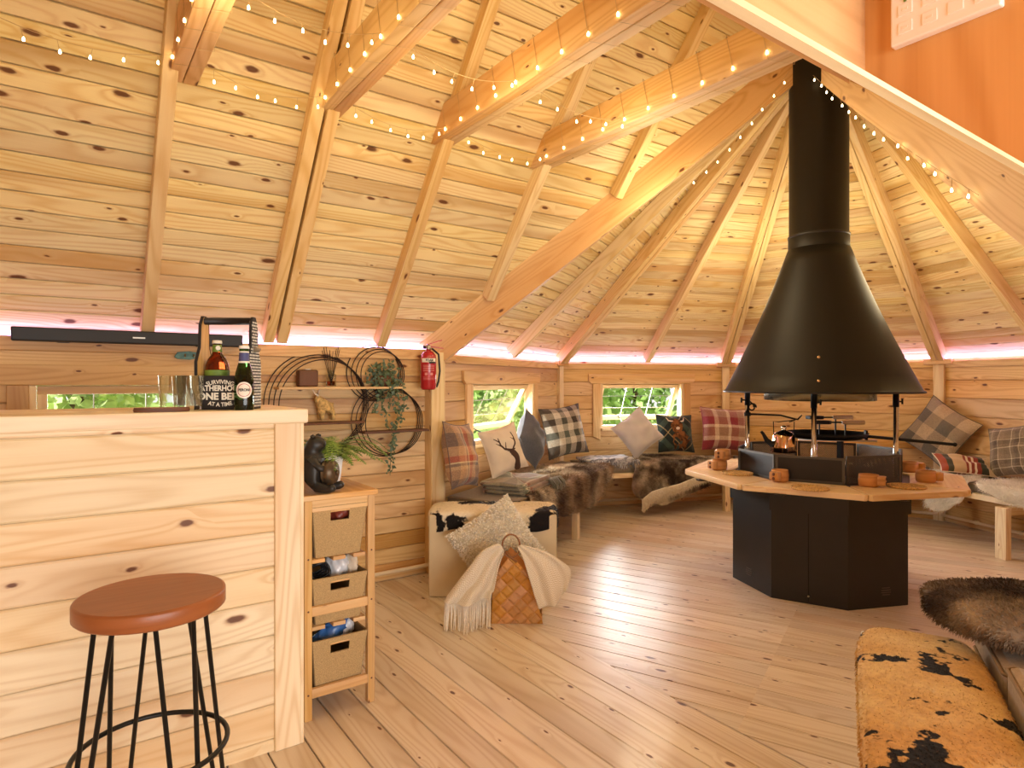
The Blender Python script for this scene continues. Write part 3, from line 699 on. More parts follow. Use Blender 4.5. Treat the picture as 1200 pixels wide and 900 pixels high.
mb = MB(); mb.box(((cx0 + cx1) / 2, fy + .004, BT + fz / 2), cx1 - cx0 - .009, .007, fz - .001); fp = mb.build('front_panel', M['ink'], cad)
mb = MB(); mb.box(((cx0 + cx1) / 2, yc + cdy / 2, BT + fz / 2), cx1 - cx0 - .009, .007, fz - .001); mb.box(((cx0 + cx1) / 2, yc, BT + .005), cx1 - cx0 - .009, cdy - .008, .008); mb.build('tray', M['shelfwood'], cad)
mb = MB(); mb.prism([(-.002, 0), (.030, -.012), (.024, -.022), (-.002, -.03)], .004, 0, (WX, UP, WY), V((cx1 + .004, yc - .02, BT + .225))); mb.build('bottle_opener', M['steel'], cad)
def text_mesh(body, size, bold=.0, sp=1.0):
    cu = bpy.data.curves.new('lettering', 'FONT'); cu.body = body; cu.size = size; cu.align_x = 'CENTER'; cu.offset = bold; cu.space_character = sp; cu.resolution_u = 3
    o = bpy.data.objects.new('lettering', cu); C.objects.link(o); dg = bpy.context.evaluated_depsgraph_get(); me = bpy.data.meshes.new_from_object(o.evaluated_get(dg))
    vs = [v.co.copy() for v in me.vertices]; fs = [tuple(p.vertices) for p in me.polygons]
    bpy.data.objects.remove(o); bpy.data.curves.remove(cu); bpy.data.meshes.remove(me); return vs, fs
def lettering(mb, body, size, o, ax, bold=0., arc=0., fit=None, m=0):
    """flat letters on the plane ax[0], ax[1]; arc > 0 arches the line up, < 0 down; fit: total width"""
    vs, fs = text_mesh(body, size, bold); w_ = max(v.x for v in vs) - min(v.x for v in vs); k = (fit / w_) if fit else 1.
    b = len(mb.v)
    for v in vs:
        x, y = v.x * k, v.y
        if arc: a = x * arc; rr = 1 / arc + y; x, y = rr * math.sin(a), rr * math.cos(a) - 1 / arc
        mb.v.append(V(o) + ax[0] * x + ax[1] * y)
    for f in fs: mb.face([b + i for i in f], None, 0, m)
mb = MB(); o = V(((cx0 + cx1) / 2 - .002, fy - .0006, BT))
lettering(mb, 'SURVIVING', .020, o + UP * .090, (WX, UP), .0004, 8., .090)
lettering(mb, 'FATHERHOOD', .026, o + UP * .066, (WX, UP), .0010, 0, .156)
lettering(mb, 'ONE BEER', .032, o + UP * .036, (WX, UP), .0014, 0, .156)
lettering(mb, 'AT A TIME', .019, o + UP * .012, (WX, UP), .0005, -7., .085)
mb.build('lettering', M['labelwhite'], fp)

cad.rotation_euler = (0, 0, CROT)
def bottle(p, name, label, glassm, prof, cat='bottle'):
    t = thing(name, label, cat, p); mb = MB(); mb.lathe(p, prof, 32); mb.build('bottle_body', glassm, t); return t
# brown swing-top bottle inside the caddy
p = V((cmid - .040 * math.cos(CROT), yc - .040 * math.sin(CROT), BT)); i0 = len(bpy.data.objects)
t = bottle(p + UP * .010, 'beer_bottle', 'brown glass beer bottle with green labels standing in the caddy', M['amberglass'], [(.0005, 0), (.030, 0), (.033, .004), (.0345, .03), (.0345, .11), (.033, .128), (.026, .148), (.016, .162), (.0125, .172), (.0118, .196), (.0132, .198), (.0132, .203), (.0005, .203)])
mb = MB(); mb.lathe(p + UP * .01, [(.0352, .060), (.0353, .110), (.0348, .113)], 32); mb.build('belly_label', M['fern'], t)
mb = MB(); mb.lathe(p + UP * .01, [(.0142, .170), (.0128, .192)], 24); mb.build('neck_label', M['fern'], t)
mb = MB(); mb.lathe(p + UP * .01, [(.0135, .196), (.0142, .198), (.0130, .206), (.0005, .207)], 20); mb.build('cap', M['labelwhite'], t)
mb = MB(); mb.lathe(p + UP * .01 + V((0, -.0142, .182)), [(.0005, .0006), (.0068, .0004), (.0072, 0)], 20, ax=(WX, UP, -WY)); mb.build('neck_badge', M['labelwhite'], t)
t.scale = (1.16, 1.16, 1.13)
# green bottle in front of the sign
p = on_bar(286, BY0 - .008)
t = bottle(p, 'beer_bottle', 'green glass beer bottle with round white label standing before the sign', M['greenglass'], [(.0005, 0), (.026, 0), (.0285, .003), (.0290, .02), (.0285, .088), (.0245, .112), (.0165, .140), (.0140, .156), (.0136, .182), (.0148, .184), (.0148, .190), (.0005, .190)])
mb = MB()
def patch(mb, c, r, hw, hh, z, n=24, shape='disc', yaw=-math.pi / 2, m=0):
    def f(u, v):
        a = 2 * math.pi * u; x, y = math.cos(a) * hw * v, math.sin(a) * hh * v; th = yaw + x / r; return V(c) + V((math.cos(th) * r, math.sin(th) * r, z + y))
    mb.grid(f, n, 6, m=m, cu=True)
gy = math.atan2(-p.y, -p.x)
patch(mb, p, .0298, .0245, .0245, .060, yaw=gy); lb = mb.build('round_label', M['labelwhite'], t)
mb = MB()
for i in range(28):
    a0, a1 = 2 * math.pi * i / 28, 2 * math.pi * (i + 1) / 28; q = []
    for a, r in ((a0, .0195), (a1, .0195), (a1, .0180), (a0, .0180)):
        th = gy + math.cos(a) * r / .0304; q.append(p + V((math.cos(th) * .0304, math.sin(th) * .0304, .060 + math.sin(a) * r)))
    mb.poly(q)
mb.build('label_ring', M['red'], lb)
vs, fs = text_mesh('PERONI', .011, .0004); mb = MB(); b = len(mb.v); k = .033 / (max(v.x for v in vs) - min(v.x for v in vs))
for v in vs: th = gy + v.x * k / .0306; mb.v.append(p + V((math.cos(th) * .0306, math.sin(th) * .0306, .057 + v.y)))
for f in fs: mb.face([b + i for i in f])
mb.build('lettering', M['ink'], lb)
mb = MB(); mb.lathe(p, [(.0158, .146), (.0144, .158), (.0140, .172)], 24); mb.build('neck_foil', plain('foil_blue', '4A4E7C', .4), t)
mb = MB(); mb.lathe(p, [(.0166, .141), (.0160, .1465)], 24); mb.build('neck_band', M['labelwhite'], t)
mb = MB(); mb.lathe(p, [(.0144, .172), (.0142, .176)], 24); mb.build('neck_band', M['labelwhite'], t)
mb = MB(); mb.lathe(p, [(.0152, .184), (.0158, .186), (.0142, .193), (.0005, .194)], 20); mb.build('cap', M['potwhite'], t)

t.scale = (1.12, 1.12, 1.14)
# ---- soundbar and little painted hook on the wall
nY = V((0, -1, 0)); Wy = K0.y
def on_wl(px, py, d=0.): return on_pl(px, py, (0, Wy - d, 0), nY)
a, b = on_wl(13, 385, .09), on_wl(283, 397, .09)
t = thing('soundbar', 'long black soundbar fixed along the wall top above the bar', 'soundbar', ((a.x + b.x) / 2, Wy - .08, HE - .02))
mb = MB(); zc = HE + .006; mb.box(((a.x + b.x) / 2, Wy - .09, zc), b.x - a.x, .07, .066); mb.build('cabinet', M['plasticblack'], t, bevel=.006)
mb = MB(); lp = on_wl(163, 391, .127); lettering(mb, 'SOUND', .018, V((lp.x, Wy - .1262, zc - .006)), (WX, UP), .0004, 0, .055) if False else mb.box((lp.x, Wy - .1255, zc - .002), .055, .001, .007); mb.build('maker_badge', M['steel'], t)
for x in (a.x + .2, b.x - .2): mb = MB(); mb.box((x, Wy - .045, zc - .02), .05, .05, .03); mb.build('bracket', M['plasticblack'], t)
q = on_wl(222, 416, .035)
t = thing('wall_hook', 'small teal painted fish shaped hook on the wall left of the caddy', 'hook', q); mb = MB()
mb.prism([(-.075, -.012), (-.06, -.022), (.0, -.026), (.03, -.018), (.055, -.026), (.06, 0), (.055, .024), (.03, .014), (0, .02), (-.06, .014)], .012, 0, (WX, UP, nY), q); mb.build('board', M['teal'], t, bevel=.002)
for x in (-.025, .018): mb = MB(); mb.tube([q + V((x, -.012, -.004)), q + V((x, -.03, -.010)), q + V((x, -.034, .004))], .004, 6); mb.build('peg', M['steel'], t)

# ---- narrow shelf unit
ux0, ux1, uy0, uy1, UH = .575 * S, .795 * S, 1.86 * S, 2.215 * S, .866
t = thing('shelf_unit', 'narrow open wooden shelf unit holding woven baskets at the bar end', 'shelf unit', ((ux0 + ux1) / 2, (uy0 + uy1) / 2, 0))
mb = MB(); mb.box(((ux0 + ux1) / 2, (uy0 + uy1) / 2, UH - .011), ux1 - ux0 + .02, uy1 - uy0 + .02, .022); mb.build('top_board', M['shelfwood'], t, bevel=.004)
PW = .03
for x in (ux0 + PW / 2, ux1 - PW / 2):
    for y in (uy0 + PW / 2, uy1 - PW / 2):
        mb = MB(); mb.box((x, y, (UH - .022) / 2), PW, PW, UH - .022); pp = mb.build('post', M['shelfwood'], t, bevel=.003)
        for z in (.10, .42, .62): mb = MB(); mb.tube([V((x, y - PW / 2 - .0006, z)), V((x, y - PW / 2 + .002, z))], .004, 8); mb.build('screw_cap', M['darkwood'], pp)
for y in (uy0 + .012, uy1 - .012):
    for z in ((.10, .415, UH - .045) if y < uy0 + .1 else (.10, .34, .61, UH - .045)):
        mb = MB(); mb.box(((ux0 + ux1) / 2, y, z), ux1 - ux0 - 2 * PW, .018, .036 if z < .8 else .045); mb.build('rail', M['shelfwood'], t, bevel=.002)
SHZ = (.085, .345, .605)
for z in SHZ:
    for x in (ux0 + PW + .03, (ux0 + ux1) / 2, ux1 - PW - .03):
        mb = MB(); mb.box((x, (uy0 + uy1) / 2, z), .05, uy1 - uy0 - .03, .014); mb.build('slat', M['shelfwood'], t)
def basket(z, label, dy=0., H=.205):
    cx = (ux0 + ux1) / 2; y0 = uy0 + .006 + dy; y1 = uy1 - .05; w0, w1 = .178, .222; g = .028; p = V((cx, (y0 + y1) / 2, z))
    t = thing('storage_basket', label, 'basket', p, 'burlap baskets in the shelf unit'); mb = MB()
    def fr(x, zz): k = zz / H; return V((cx + x * (w0 + (w1 - w0) * k) / 2, y0 + g * (1 - k), z + zz))
    xs = [-1, -.36, .36, 1]; zs = [0, H * .70, H * .88, H]
    for i in range(3):
        for j in range(3):
            if i == 1 and j == 1: continue
            q = [fr(xs[i], zs[j]), fr(xs[i + 1], zs[j]), fr(xs[i + 1], zs[j + 1]), fr(xs[i], zs[j + 1])]; mb.poly(q, [(v.x, v.z) for v in q])
    mb.build('front', M['burlap'], t, solid=.007)
    mb = MB(); q0 = [(-1, 0), (1, 0)]
    bk = lambda x, zz: V((cx + x * (w0 + (w1 - w0) * zz / H) / 2, y1 - g * (1 - zz / H) * .5, z + zz))
    for A_, B_ in (((fr, -1), (bk, -1)), ((bk, 1), (fr, 1)), ((bk, -1), (bk, 1))):
        q = [A_[0](A_[1], 0), B_[0](B_[1], 0), B_[0](B_[1], H), A_[0](A_[1], H)]; mb.poly(q, [(v.y + v.x, v.z) for v in q])
    mb.build('sides', M['burlapdark'], t, solid=.006)
    mb = MB(); mb.poly([fr(-1, .003), fr(1, .003), bk(1, .003), bk(-1, .003)]); mb.build('bottom', M['burlapdark'], t, solid=.006, off=1)
    mb = MB(); mb.tube([fr(-.36, H * .885), fr(0, H * .89), fr(.36, H * .885)], .005, 8); mb.build('handle_rim', M['shelfwood'], t)
    return p, cx, y0, y1, H
b1 = basket(SHZ[2] + .008, 'burlap basket on the top tier of the shelf unit, with red packets'); b2 = basket(SHZ[1] + .008, 'burlap basket on the middle tier, with black cables and clear bags', H=.185); b3 = basket(SHZ[0] + .008, 'burlap basket on the bottom tier, with blue and white packets')
def crumple(c, rx, ry, rz, mat, name, label, cat, seed=1, group=None, tilt=0):
    t = thing(name, label, cat, c, group); mb = MB()
    def f(u, v):
        a, b = u * 2 * math.pi, (v - .5) * math.pi; k = 1 + .16 * math.sin(3 * a + seed) * math.cos(2 * b + seed) + .12 * math.sin(7 * a + 4 * b + seed * 2) + .08 * math.sin(13 * a - 9 * b)
        x, y, z = math.cos(b) * math.cos(a) * rx * k, math.cos(b) * math.sin(a) * ry * k, math.sin(b) * rz * k
        return V(c) + V((x * math.cos(tilt) + z * math.sin(tilt), y, z * math.cos(tilt) - x * math.sin(tilt)))
    mb.grid(f, 28, 14, cu=True); mb.build('packet', mat, t); return t
cx, y0 = b1[1], b1[2]
crumple(V((cx + .03, y0 + .09, b1[0].z + .155)), .05, .05, .04, M['redbag'], 'snack_packet', 'red packet showing through the handle hole of the top basket', 'packet', 2)
crumple(V((cx - .05, y0 + .13, b1[0].z + .175)), .04, .05, .03, M['redbag'], 'snack_packet', 'red packet at the left rim of the top basket', 'packet', 4)
crumple(V((cx + .06, y0 + .16, b1[0].z + .19)), .03, .04, .03, M['bag'], 'plastic_bag', 'pale plastic bag at the back rim of the top basket', 'bag', 3)
crumple(V((cx + .025, y0 + .10, b2[0].z + .195)), .045, .05, .05, M['bag'], 'plastic_bag', 'crumpled clear bag in the middle basket, beside the cables', 'bag', 5)
crumple(V((cx + .078, y0 + .10, b2[0].z + .195)), .028, .05, .05, M['cream'], 'plastic_bag', 'white cloth bag at the right end of the middle basket', 'bag', 6)
t = thing('cable_bundle', 'looped black cables at the left end of the middle basket', 'cable', (cx - .06, y0 + .08, b2[0].z + .20)); mb = MB()
for k in range(4):
    pts = [V((cx - .06 + .038 * math.cos(a * .35) * (1 - .1 * k), y0 + .06 + .02 * k + .01 * math.sin(a), b2[0].z + .195 + .035 * math.sin(a * .35) * (1 - .12 * k))) for a in range(18)]
    mb.tube(pts, .006, 7, closed=True)
mb.build('cable', M['cable'], t)
crumple(V((cx - .01, y0 + .09, b3[0].z + .19)), .085, .035, .035, M['bluebag'], 'snack_packet', 'blue packet lying slanted in the bottom basket', 'packet', 7, tilt=-.5)
crumple(V((cx + .06, y0 + .11, b3[0].z + .20)), .035, .035, .045, M['bag'], 'plastic_bag', 'crumpled clear bag at the right end of the bottom basket', 'bag', 8)

# ---- fern and bear on the shelf unit
fp_ = V((ux0 + .165, uy0 + .26, UH)); t = thing('potted_fern', 'green fern in a white square pot on the shelf unit', 'plant', fp_)
mb = MB(); w0, w1, H = .095, .12, .135
for i in range(4):
    sg = [(-1, -1), (1, -1), (1, 1), (-1, 1)]; a, b = sg[i], sg[(i + 1) % 4]
    mb.poly([fp_ + V((a[0] * w0 / 2, a[1] * w0 / 2, 0)), fp_ + V((b[0] * w0 / 2, b[1] * w0 / 2, 0)), fp_ + V((b[0] * w1 / 2, b[1] * w1 / 2, H)), fp_ + V((a[0] * w1 / 2, a[1] * w1 / 2, H))])
mb.poly([fp_ + V((x * w0 / 2, y * w0 / 2, .002)) for x, y in ((-1, -1), (-1, 1), (1, 1), (1, -1))]); mb.build('pot', M['potwhite'], t, solid=.008)
mb = MB(); mb.poly([fp_ + V((x * w1 * .45, y * w1 * .45, H - .015)) for x, y in ((-1, -1), (1, -1), (1, 1), (-1, 1))]); mb.build('soil', M['bark'], t)
mb = MB()
for i in range(64):
    a = i * 2.399 + rnd(-.2, .2); L = rnd(.14, .30); d = V((math.cos(a), math.sin(a), 0)); e = V((-d.y, d.x, 0)); up0 = rnd(.5, 1.5)
    if d.y > .3: L *= .6
    def fp2(s_): return fp_ + UP * (H - .02) + d * (L * s_) + UP * (L * (up0 * s_ - (up0 * .75 + .25) * s_ * s_))
    mb.tube([fp2(k / 6) for k in range(7)], .0013, 4, cap=False)
    for k in range(2, 26):
        s_ = k / 26; q = fp2(s_); wl_ = .030 * math.sin(math.pi * (s_ * .9 + .08)) + .004; tg = (fp2(min(1, s_ + .03)) - q).normalized()
        for sg in (-1, 1):
            tip = q + e * (sg * wl_) + tg * wl_ * .4 + UP * rnd(-.004, .002); mb.poly([q - tg * .003, q + tg * .004, tip + tg * .002, tip - tg * .0005])
mb.build('fronds', M['fern'], t)

bp = V((ux0 + .055, uy0 + .075, UH)); t = thing('bear_figurine', 'dark bronze sitting bear figurine hugging a honey jar, on the shelf unit', 'figurine', bp)
def skin(name, verts, edges, radii, mat, parent, sub=2):
    me = bpy.data.meshes.new(name); me.from_pydata([tuple(v) for v in verts], edges, []); o = bpy.data.objects.new(name, me); C.objects.link(o); me.materials.append(mat)
    o.modifiers.new('skin', 'SKIN'); me.skin_vertices.new() if not me.skin_vertices else None
    for sv, r in zip(me.skin_vertices[0].data, radii): sv.radius = (r, r) if not isinstance(r, tuple) else r
    me.skin_vertices[0].data[0].use_root = True
    sb = o.modifiers.new('round', 'SUBSURF'); sb.levels = sub; sb.render_levels = sub; o.modifiers['skin'].use_smooth_shade = True
    attach(o, parent); return o
fx = V((.75, -.66, 0)); fs_ = V((.66, .75, 0))
B_ = lambda f, s_, z: bp + fx * f + fs_ * s_ + UP * z
vv = [B_(-.005, 0, .038), B_(-.008, 0, .085), B_(0, 0, .125), B_(.004, 0, .155), B_(.016, 0, .182), B_(.052, 0, .172),
      B_(.01, .035, .115), B_(.045, .042, .09), B_(.06, .020, .082), B_(.01, -.035, .115), B_(.045, -.042, .09), B_(.06, -.020, .082),
      B_(.03, .035, .025), B_(.085, .040, .016), B_(.1, .042, .030), B_(.03, -.035, .025), B_(.085, -.040, .016), B_(.1, -.042, .030)]
ee = [(0, 1), (1, 2), (2, 3), (3, 4), (4, 5), (2, 6), (6, 7), (7, 8), (2, 9), (9, 10), (10, 11), (0, 12), (12, 13), (13, 14), (0, 15), (15, 16), (16, 17)]
rr = [.052, .056, .042, .034, .042, .015, .017, .014, .011, .017, .014, .011, .022, .016, .015, .022, .016, .015]
skin('bear_body', vv, ee, rr, M['bear'], t)
mb = MB()
for s_ in (-1, 1): mb.lathe(B_(.012, s_ * .024, .201), [(.0005, -.006), (.009, -.004), (.010, .003), (.0005, .008)], 12)
mb.build('ears', M['bear'], t)
mb = MB(); jx = (fs_, UP, fx); mb.lathe(B_(.045, 0, .072), [(.0005, 0), (.042, 0), (.045, .006), (.040, .010), (.045, .016), (.045, .030), (.038, .036), (.036, .042), (.0005, .043)], 24, ax=jx)
mb.lathe(B_(.087, 0, .072), [(.006, 0), (.009, .006), (.007, .012), (.0005, .013)], 14, ax=jx); mb.build('honey_jar', M['bronze'], t); t.scale = (1.1, 1.1, 1.1)

# ---- ring shelf on the wall
rs = thing('wire_ring_shelf', 'dark wire shelf of three overlapping rings with boards, on the wall', 'wall shelf', on_wl(410, 470, .06))
def wring(px, py, rpx, n=4, squash=1., d0=.03, dd=.022, spread=.012):
    c = on_wl(px, py, .06); r = rpx / FPX * (c - EYE).dot(FW)
    mb = MB()
    for k in range(n):
        rk = r - k * spread * (.9 if k else 1); yy = Wy - d0 - k * dd; cc = V((c.x + k * .012, yy, c.z - k * .004))
        mb.tube([cc + V((math.cos(a * math.pi / 32) * rk, 0, math.sin(a * math.pi / 32) * rk * squash)) for a in range(64)], .0034, 6, closed=True)
    mb.build('ring', M['wire'], rs); return c, r
ring_big = wring(372, 472, 59); ring_top = wring(440, 437, 33); ring_low = wring(454, 493, 42)
def sboard(pl, pr, py, d=.15, mat='shelfwood'):
    a, b = on_wl(pl, py, .08), on_wl(pr, py, .08); mb = MB(); mb.box(((a.x + b.x) / 2, Wy - .02 - d / 2, a.z), b.x - a.x, d, .014); mb.build('shelf_board', M[mat], rs, bevel=.002); return a.z + .007
zt = sboard(324, 470, 455, .11); zm = sboard(350, 424, 497, .11, 'darkwood'); zl = sboard(424, 499, 507, .11, 'darkwood')
q = on_wl(360, 445, .06); q.z = zt; t = thing('candle_holder', 'square brown log tealight holder on the ring shelf top board', 'candle holder', q); mb = MB(); mb.box(q + UP * .052, .115, .075, .10, grain=2); mb.build('log_block', M['darkwood'], t, bevel=.010)
mb = MB(); mb.lathe(q + UP * .1025, [(.0005, 0), (.022, 0), (.022, .006), (.0005, .006)], 18); mb.build('tealight', M['cream'], t)
q = on_wl(388, 446, .06); q.z = zt; t = thing('reed_diffuser', 'glass reed diffuser with dark sticks on the ring shelf top board', 'reed diffuser', q); mb = MB(); mb.lathe(q, [(.0005, .001), (.030, .001), (.031, .004), (.031, .075), (.014, .088), (.014, .10), (.012, .10), (.012, .087), (.028, .073), (.028, .008), (.0005, .006)], 24); mb.build('bottle_body', M['glass'], t)
mb = MB(); mb.lathe(q, [(.0005, .007), (.027, .008), (.027, .035), (.0005, .035)], 20); mb.build('oil', M['amberglass'], t)
for k in range(8):
    a = k * .8; mb = MB(); d = V((math.cos(a) * .055, math.sin(a) * .02, .22 + .02 * math.sin(k * 3))); mb.tube([q + UP * .012 - d * .02, q + UP * .012 + d], .0018, 5); mb.build('reed', M['wire'], t)
# straw cow-like figurine on the middle board
q = on_wl(381, 492, .06); q.z = zm; t = thing('animal_figurine', 'small straw coloured horned highland calf figurine on the ring shelf middle board', 'figurine', q)
g = lambda x, y, z: q + V((x, y, z))
skin('calf_body', [g(.0, 0, .085), g(.035, 0, .080), g(-.03, 0, .11), g(-.05, -.01, .145), g(-.065, -.02, .120), g(-.025, .018, .05), g(-.025, .018, .008), g(-.025, -.02, .05), g(-.025, -.02, .008), g(.045, .018, .045), g(.045, .018, .008), g(.045, -.02, .045), g(.045, -.02, .008)],
     [(0, 1), (0, 2), (2, 3), (3, 4), (2, 5), (5, 6), (2, 7), (7, 8), (1, 9), (9, 10), (1, 11), (11, 12)], [.036, .034, .032, .024, .016, .014, .011, .014, .011, .014, .011, .014, .011], plain('straw_fur', 'C6A468', .9, var=.3, vs=60, bump=.8, bs=120), t)
mb = MB(); mb.tube([g(-.045, .01, .16), g(-.03, .035, .175), g(-.02, .045, .20)], [.006, .005, .002], 7); mb.tube([g(-.05, -.02, .16), g(-.075, -.035, .175), g(-.09, -.035, .20)], [.006, .005, .002], 7); mb.build('horns', M['cream'], t)
# trailing ivy
q = on_wl(449, 447, .06); q.z = zt; t = thing('trailing_ivy', 'trailing ivy plant spilling down through the rings from the top board', 'plant', q); mb = MB(); mb.lathe(q, [(.0005, 0), (.04, 0), (.05, .07), (.046, .07), (.038, .008), (.0005, .008)], 20); mb.build('pot', M['darkwood'], t)
mb = MB()
def ivyleaf(p, sz):
    x = V((rnd(-1, 1), rnd(-1, .2), rnd(-1, 1))).normalized(); n_ = V((rnd(-.5, .5), -1, rnd(-.3, .6))).normalized(); y = n_.cross(x).normalized(); x = y.cross(n_)
    mb.poly([p, p + x * sz * .5 + y * sz * .3, p + x * sz * 1.1, p + x * sz * .5 - y * sz * .3])
for i in range(330):
    a, b = rnd(0, 6.28), rnd(0, 1); ivyleaf(q + V((math.cos(a) * .12 * b, rnd(-.06, .05), .06 + math.sin(a) * .11 * b)), rnd(.018, .034))
for (x0, ln, sw) in ((-.06, .22, .02), (-.02, .30, -.02), (.05, .62, .03), (.07, .50, .05), (.02, .18, 0)):
    pts = []
    for k in range(16): f = k / 15; pts.append(q + V((x0 + sw * math.sin(f * 5), -.055 - .01 * math.sin(f * 9), .05 - ln * f)))
    mb.tube(pts, .002, 5)
    for k in range(int(ln * 110)): f = rnd(); i_ = min(14, int(f * 15)); ivyleaf(pts[i_].lerp(pts[i_ + 1], f * 15 - i_) + V((rnd(-.02, .02), rnd(-.015, .01), 0)), rnd(.018, .036))
mb.build('leaves', M['ivy'], t)

# ---- fire extinguisher on the corner post
q = on_pl(502, 456, (0, Wy - .16, 0), nY); t = thing('fire_extinguisher', 'red fire extinguisher hung on the corner post', 'fire extinguisher', q); k = .052
mb = MB(); mb.lathe(q, [(.0005, -.004), (k * .8, -.004), (k, .012), (k, .20), (k * .93, .225), (k * .6, .246), (k * .32, .252), (k * .3, .262), (.0005, .262)], 32); bd = mb.build('cylinder', M['red'], t)
eye_d = V((-q.x, -q.y, 0)).normalized(); ya = math.atan2(eye_d.y, eye_d.x)
def band(mb, r, z0, z1, a0, a1, n=10):
    for i in range(n):
        b0, b1_ = ya + a0 + (a1 - a0) * i / n, ya + a0 + (a1 - a0) * (i + 1) / n
        mb.poly([q + V((math.cos(a) * r, math.sin(a) * r, z)) for a, z in ((b0, z0), (b1_, z0), (b1_, z1), (b0, z1))])
mb = MB(); band(mb, k + .0008, .176, .202, -.9, 1.1); mb.build('white_band', M['labelwhite'], bd)
mb = MB(); band(mb, k + .0012, .168, .180, .1, 1.05); mb.build('black_band', M['ink'], bd)
mb = MB()
for a0 in (-.45, .25):
    band(mb, k + .0009, .090, .108, a0, a0 + .35)
for j in range(5): band(mb, k + .0009, .118 + j * .009, .121 + j * .009, -.7, .8)
for j in range(3): band(mb, k + .0009, .062 + j * .008, .064 + j * .008, -.7, .8)
mb.build('print_panel', plain('pale_red_print', 'D88A84', .5), bd)
vs, fs = text_mesh('FOAM', .022, .0008); mb = MB(); b = 0; kk = .05 / (max(v.x for v in vs) - min(v.x for v in vs))
for v in vs: th = ya + .15 + v.x * kk / (k + .0016); mb.v.append(q + V((math.cos(th) * (k + .0016), math.sin(th) * (k + .0016), .182 + v.y)))
for f in fs: mb.face(f)
mb.build('lettering', M['ink'], bd)
mb = MB(); mb.lathe(q + UP * .262, [(.018, 0), (.018, .02), (.012, .03), (.0005, .03)], 14); mb.build('valve', M['steel'], t)
mb = MB(); mb.bar(q + V((-.01, 0, .293)), q + V((.085, -.03, .325)), .018, .006); mb.bar(q + V((-.01, 0, .284)), q + V((.095, -.03, .270)), .018, .006); mb.build('lever', M['red'], t)
mb = MB(); mb.lathe(q + V((-.028, -.012, .275)), [(.0005, 0), (.012, 0), (.012, .014), (.0005, .014)], 14, ax=(UP, WY, -WX)); mb.build('gauge', M['plasticblack'], t)
mb = MB(); mb.tube([q + V((.015, -.02, .268)), q + V((.06, -.03, .23)), q + V((.075, -.02, .12)), q + V((.07, -.01, .05)), q + V((.058, -.005, .012))], .007, 8); mb.build('hose', M['plasticblack'], t)
mb = MB(); mb.box(q + V((0, .055, .16)), .05, .02, .06); mb.box(q + V((0, .055, .05)), .05, .02, .03); mb.build('bracket', M['red'], t)
q2 = on_pl(515, 422, K0 + n1 * .02, n1); t = tag(None, None) if False else None
mb = MB(); mb.box(q2, .045, .016, .06, (s1, n1, UP)); tag(mb.build('door_sensor', M['labelwhite'], bevel=.003), 'small cream plastic box on the wall right beside the fire extinguisher', 'sensor')

# ---- hook ring under the roof, control unit on the porch board
q = K1 + bis(n1, n2) * .09 + UP * (HE - .012); mb = MB(); mb.tube([q + s1 * (math.cos(a * .3927) * .028) + UP * (math.sin(a * .3927) * .028 + .02) for a in range(16)], .0035, 6, closed=True)
tag(mb.build('ring_hook', M['steel']), 'small metal ring hook at the wall corner above the checked cushion', 'hook')
a, b = on_pl(1049, 60, (XP, 0, 0), V((1, 0, 0))), on_pl(1178, 9, (XP, 0, 0), V((1, 0, 0)))
t = thing('control_unit', 'white wall control unit with raised buttons on the vertical board', 'control unit', ((XP - .012), (a.y + b.y) / 2, a.z))
mb = MB(); yy0, yy1 = min(a.y, b.y), max(a.y, b.y); hgt = .085; mb.box((XP - .0065, (yy0 + yy1) / 2, a.z + hgt / 2), .013, yy1 - yy0, hgt); mb.build('housing', M['white'], t, bevel=.002)
for i in range(4):
    for j in range(2):
        mb = MB(); y = yy1 - .017 - i * .0265; z = a.z + .014 + j * .022; mb.box((XP - .0135, y, z + .004), .0012, .016, .014); bt = mb.build('button', M['white'], t, bevel=.0006)
        if i < 2: mb = MB(); mb.box((XP - .0143, y, z + .004), .0004, .006, .003); mb.build('symbol', M['labelwhite'], bt)
mb = MB(); mb.box((XP - .0136, yy1 - .017, a.z + .06), .001, .003, .022); mb.build('indicator', M['fern'], t)
# ================================================================= grill stove in the middle
O3 = V((3.09 * S, 1.69 * S, 0))
def ring8(r, z, ph=0.): return [O3 + V((math.cos(math.pi / 4 * i + ph) * r, math.sin(math.pi / 4 * i + ph) * r, z)) for i in range(8)]
stv = thing('grill_stove', 'black octagonal grill stove with wooden table ring and tall hood and flue', 'grill stove', O3)
RB = .412 * S; ZT = .548 * S; TH = .034
mb = MB(); a0, a1 = ring8(RB, 0), ring8(RB, ZT - TH - .01)
for i in range(8): j = (i + 1) % 8; mb.poly([a0[i], a0[j], a1[j], a1[i]])
mb.poly(a1)
mb.build('base', M['black'], stv, bevel=.004)
mb = MB(); a0, a1 = ring8(RB + .018, .41 * S), ring8(RB + .018, ZT - TH - .004); a2, a3 = ring8(RB - .01, .41 * S), ring8(RB - .01, ZT - TH - .004)
for i in range(8):
    j = (i + 1) % 8; mb.poly([a0[i], a0[j], a1[j], a1[i]]); mb.poly([a0[j], a0[i], a2[i], a2[j]]); mb.poly([a1[i], a1[j], a3[j], a3[i]])
mb.build('upper_band', M['black'], stv, bevel=.002)
def facef(i, r):            # frame of octagon side i
    p, q = ring8(r, 0)[i], ring8(r, 0)[(i + 1) % 8]; s = (q - p).normalized(); return (p + q) / 2, s, V((s.y, -s.x, 0)), (q - p).length
m_, s, n, L = facef(4, RB)
mb = MB(); mb.box(m_ + UP * .27 + n * .001, .003, .003, .52, (s, n, UP)); mb.build('door_gap', plain('seam_black', '050505', .9), stv)
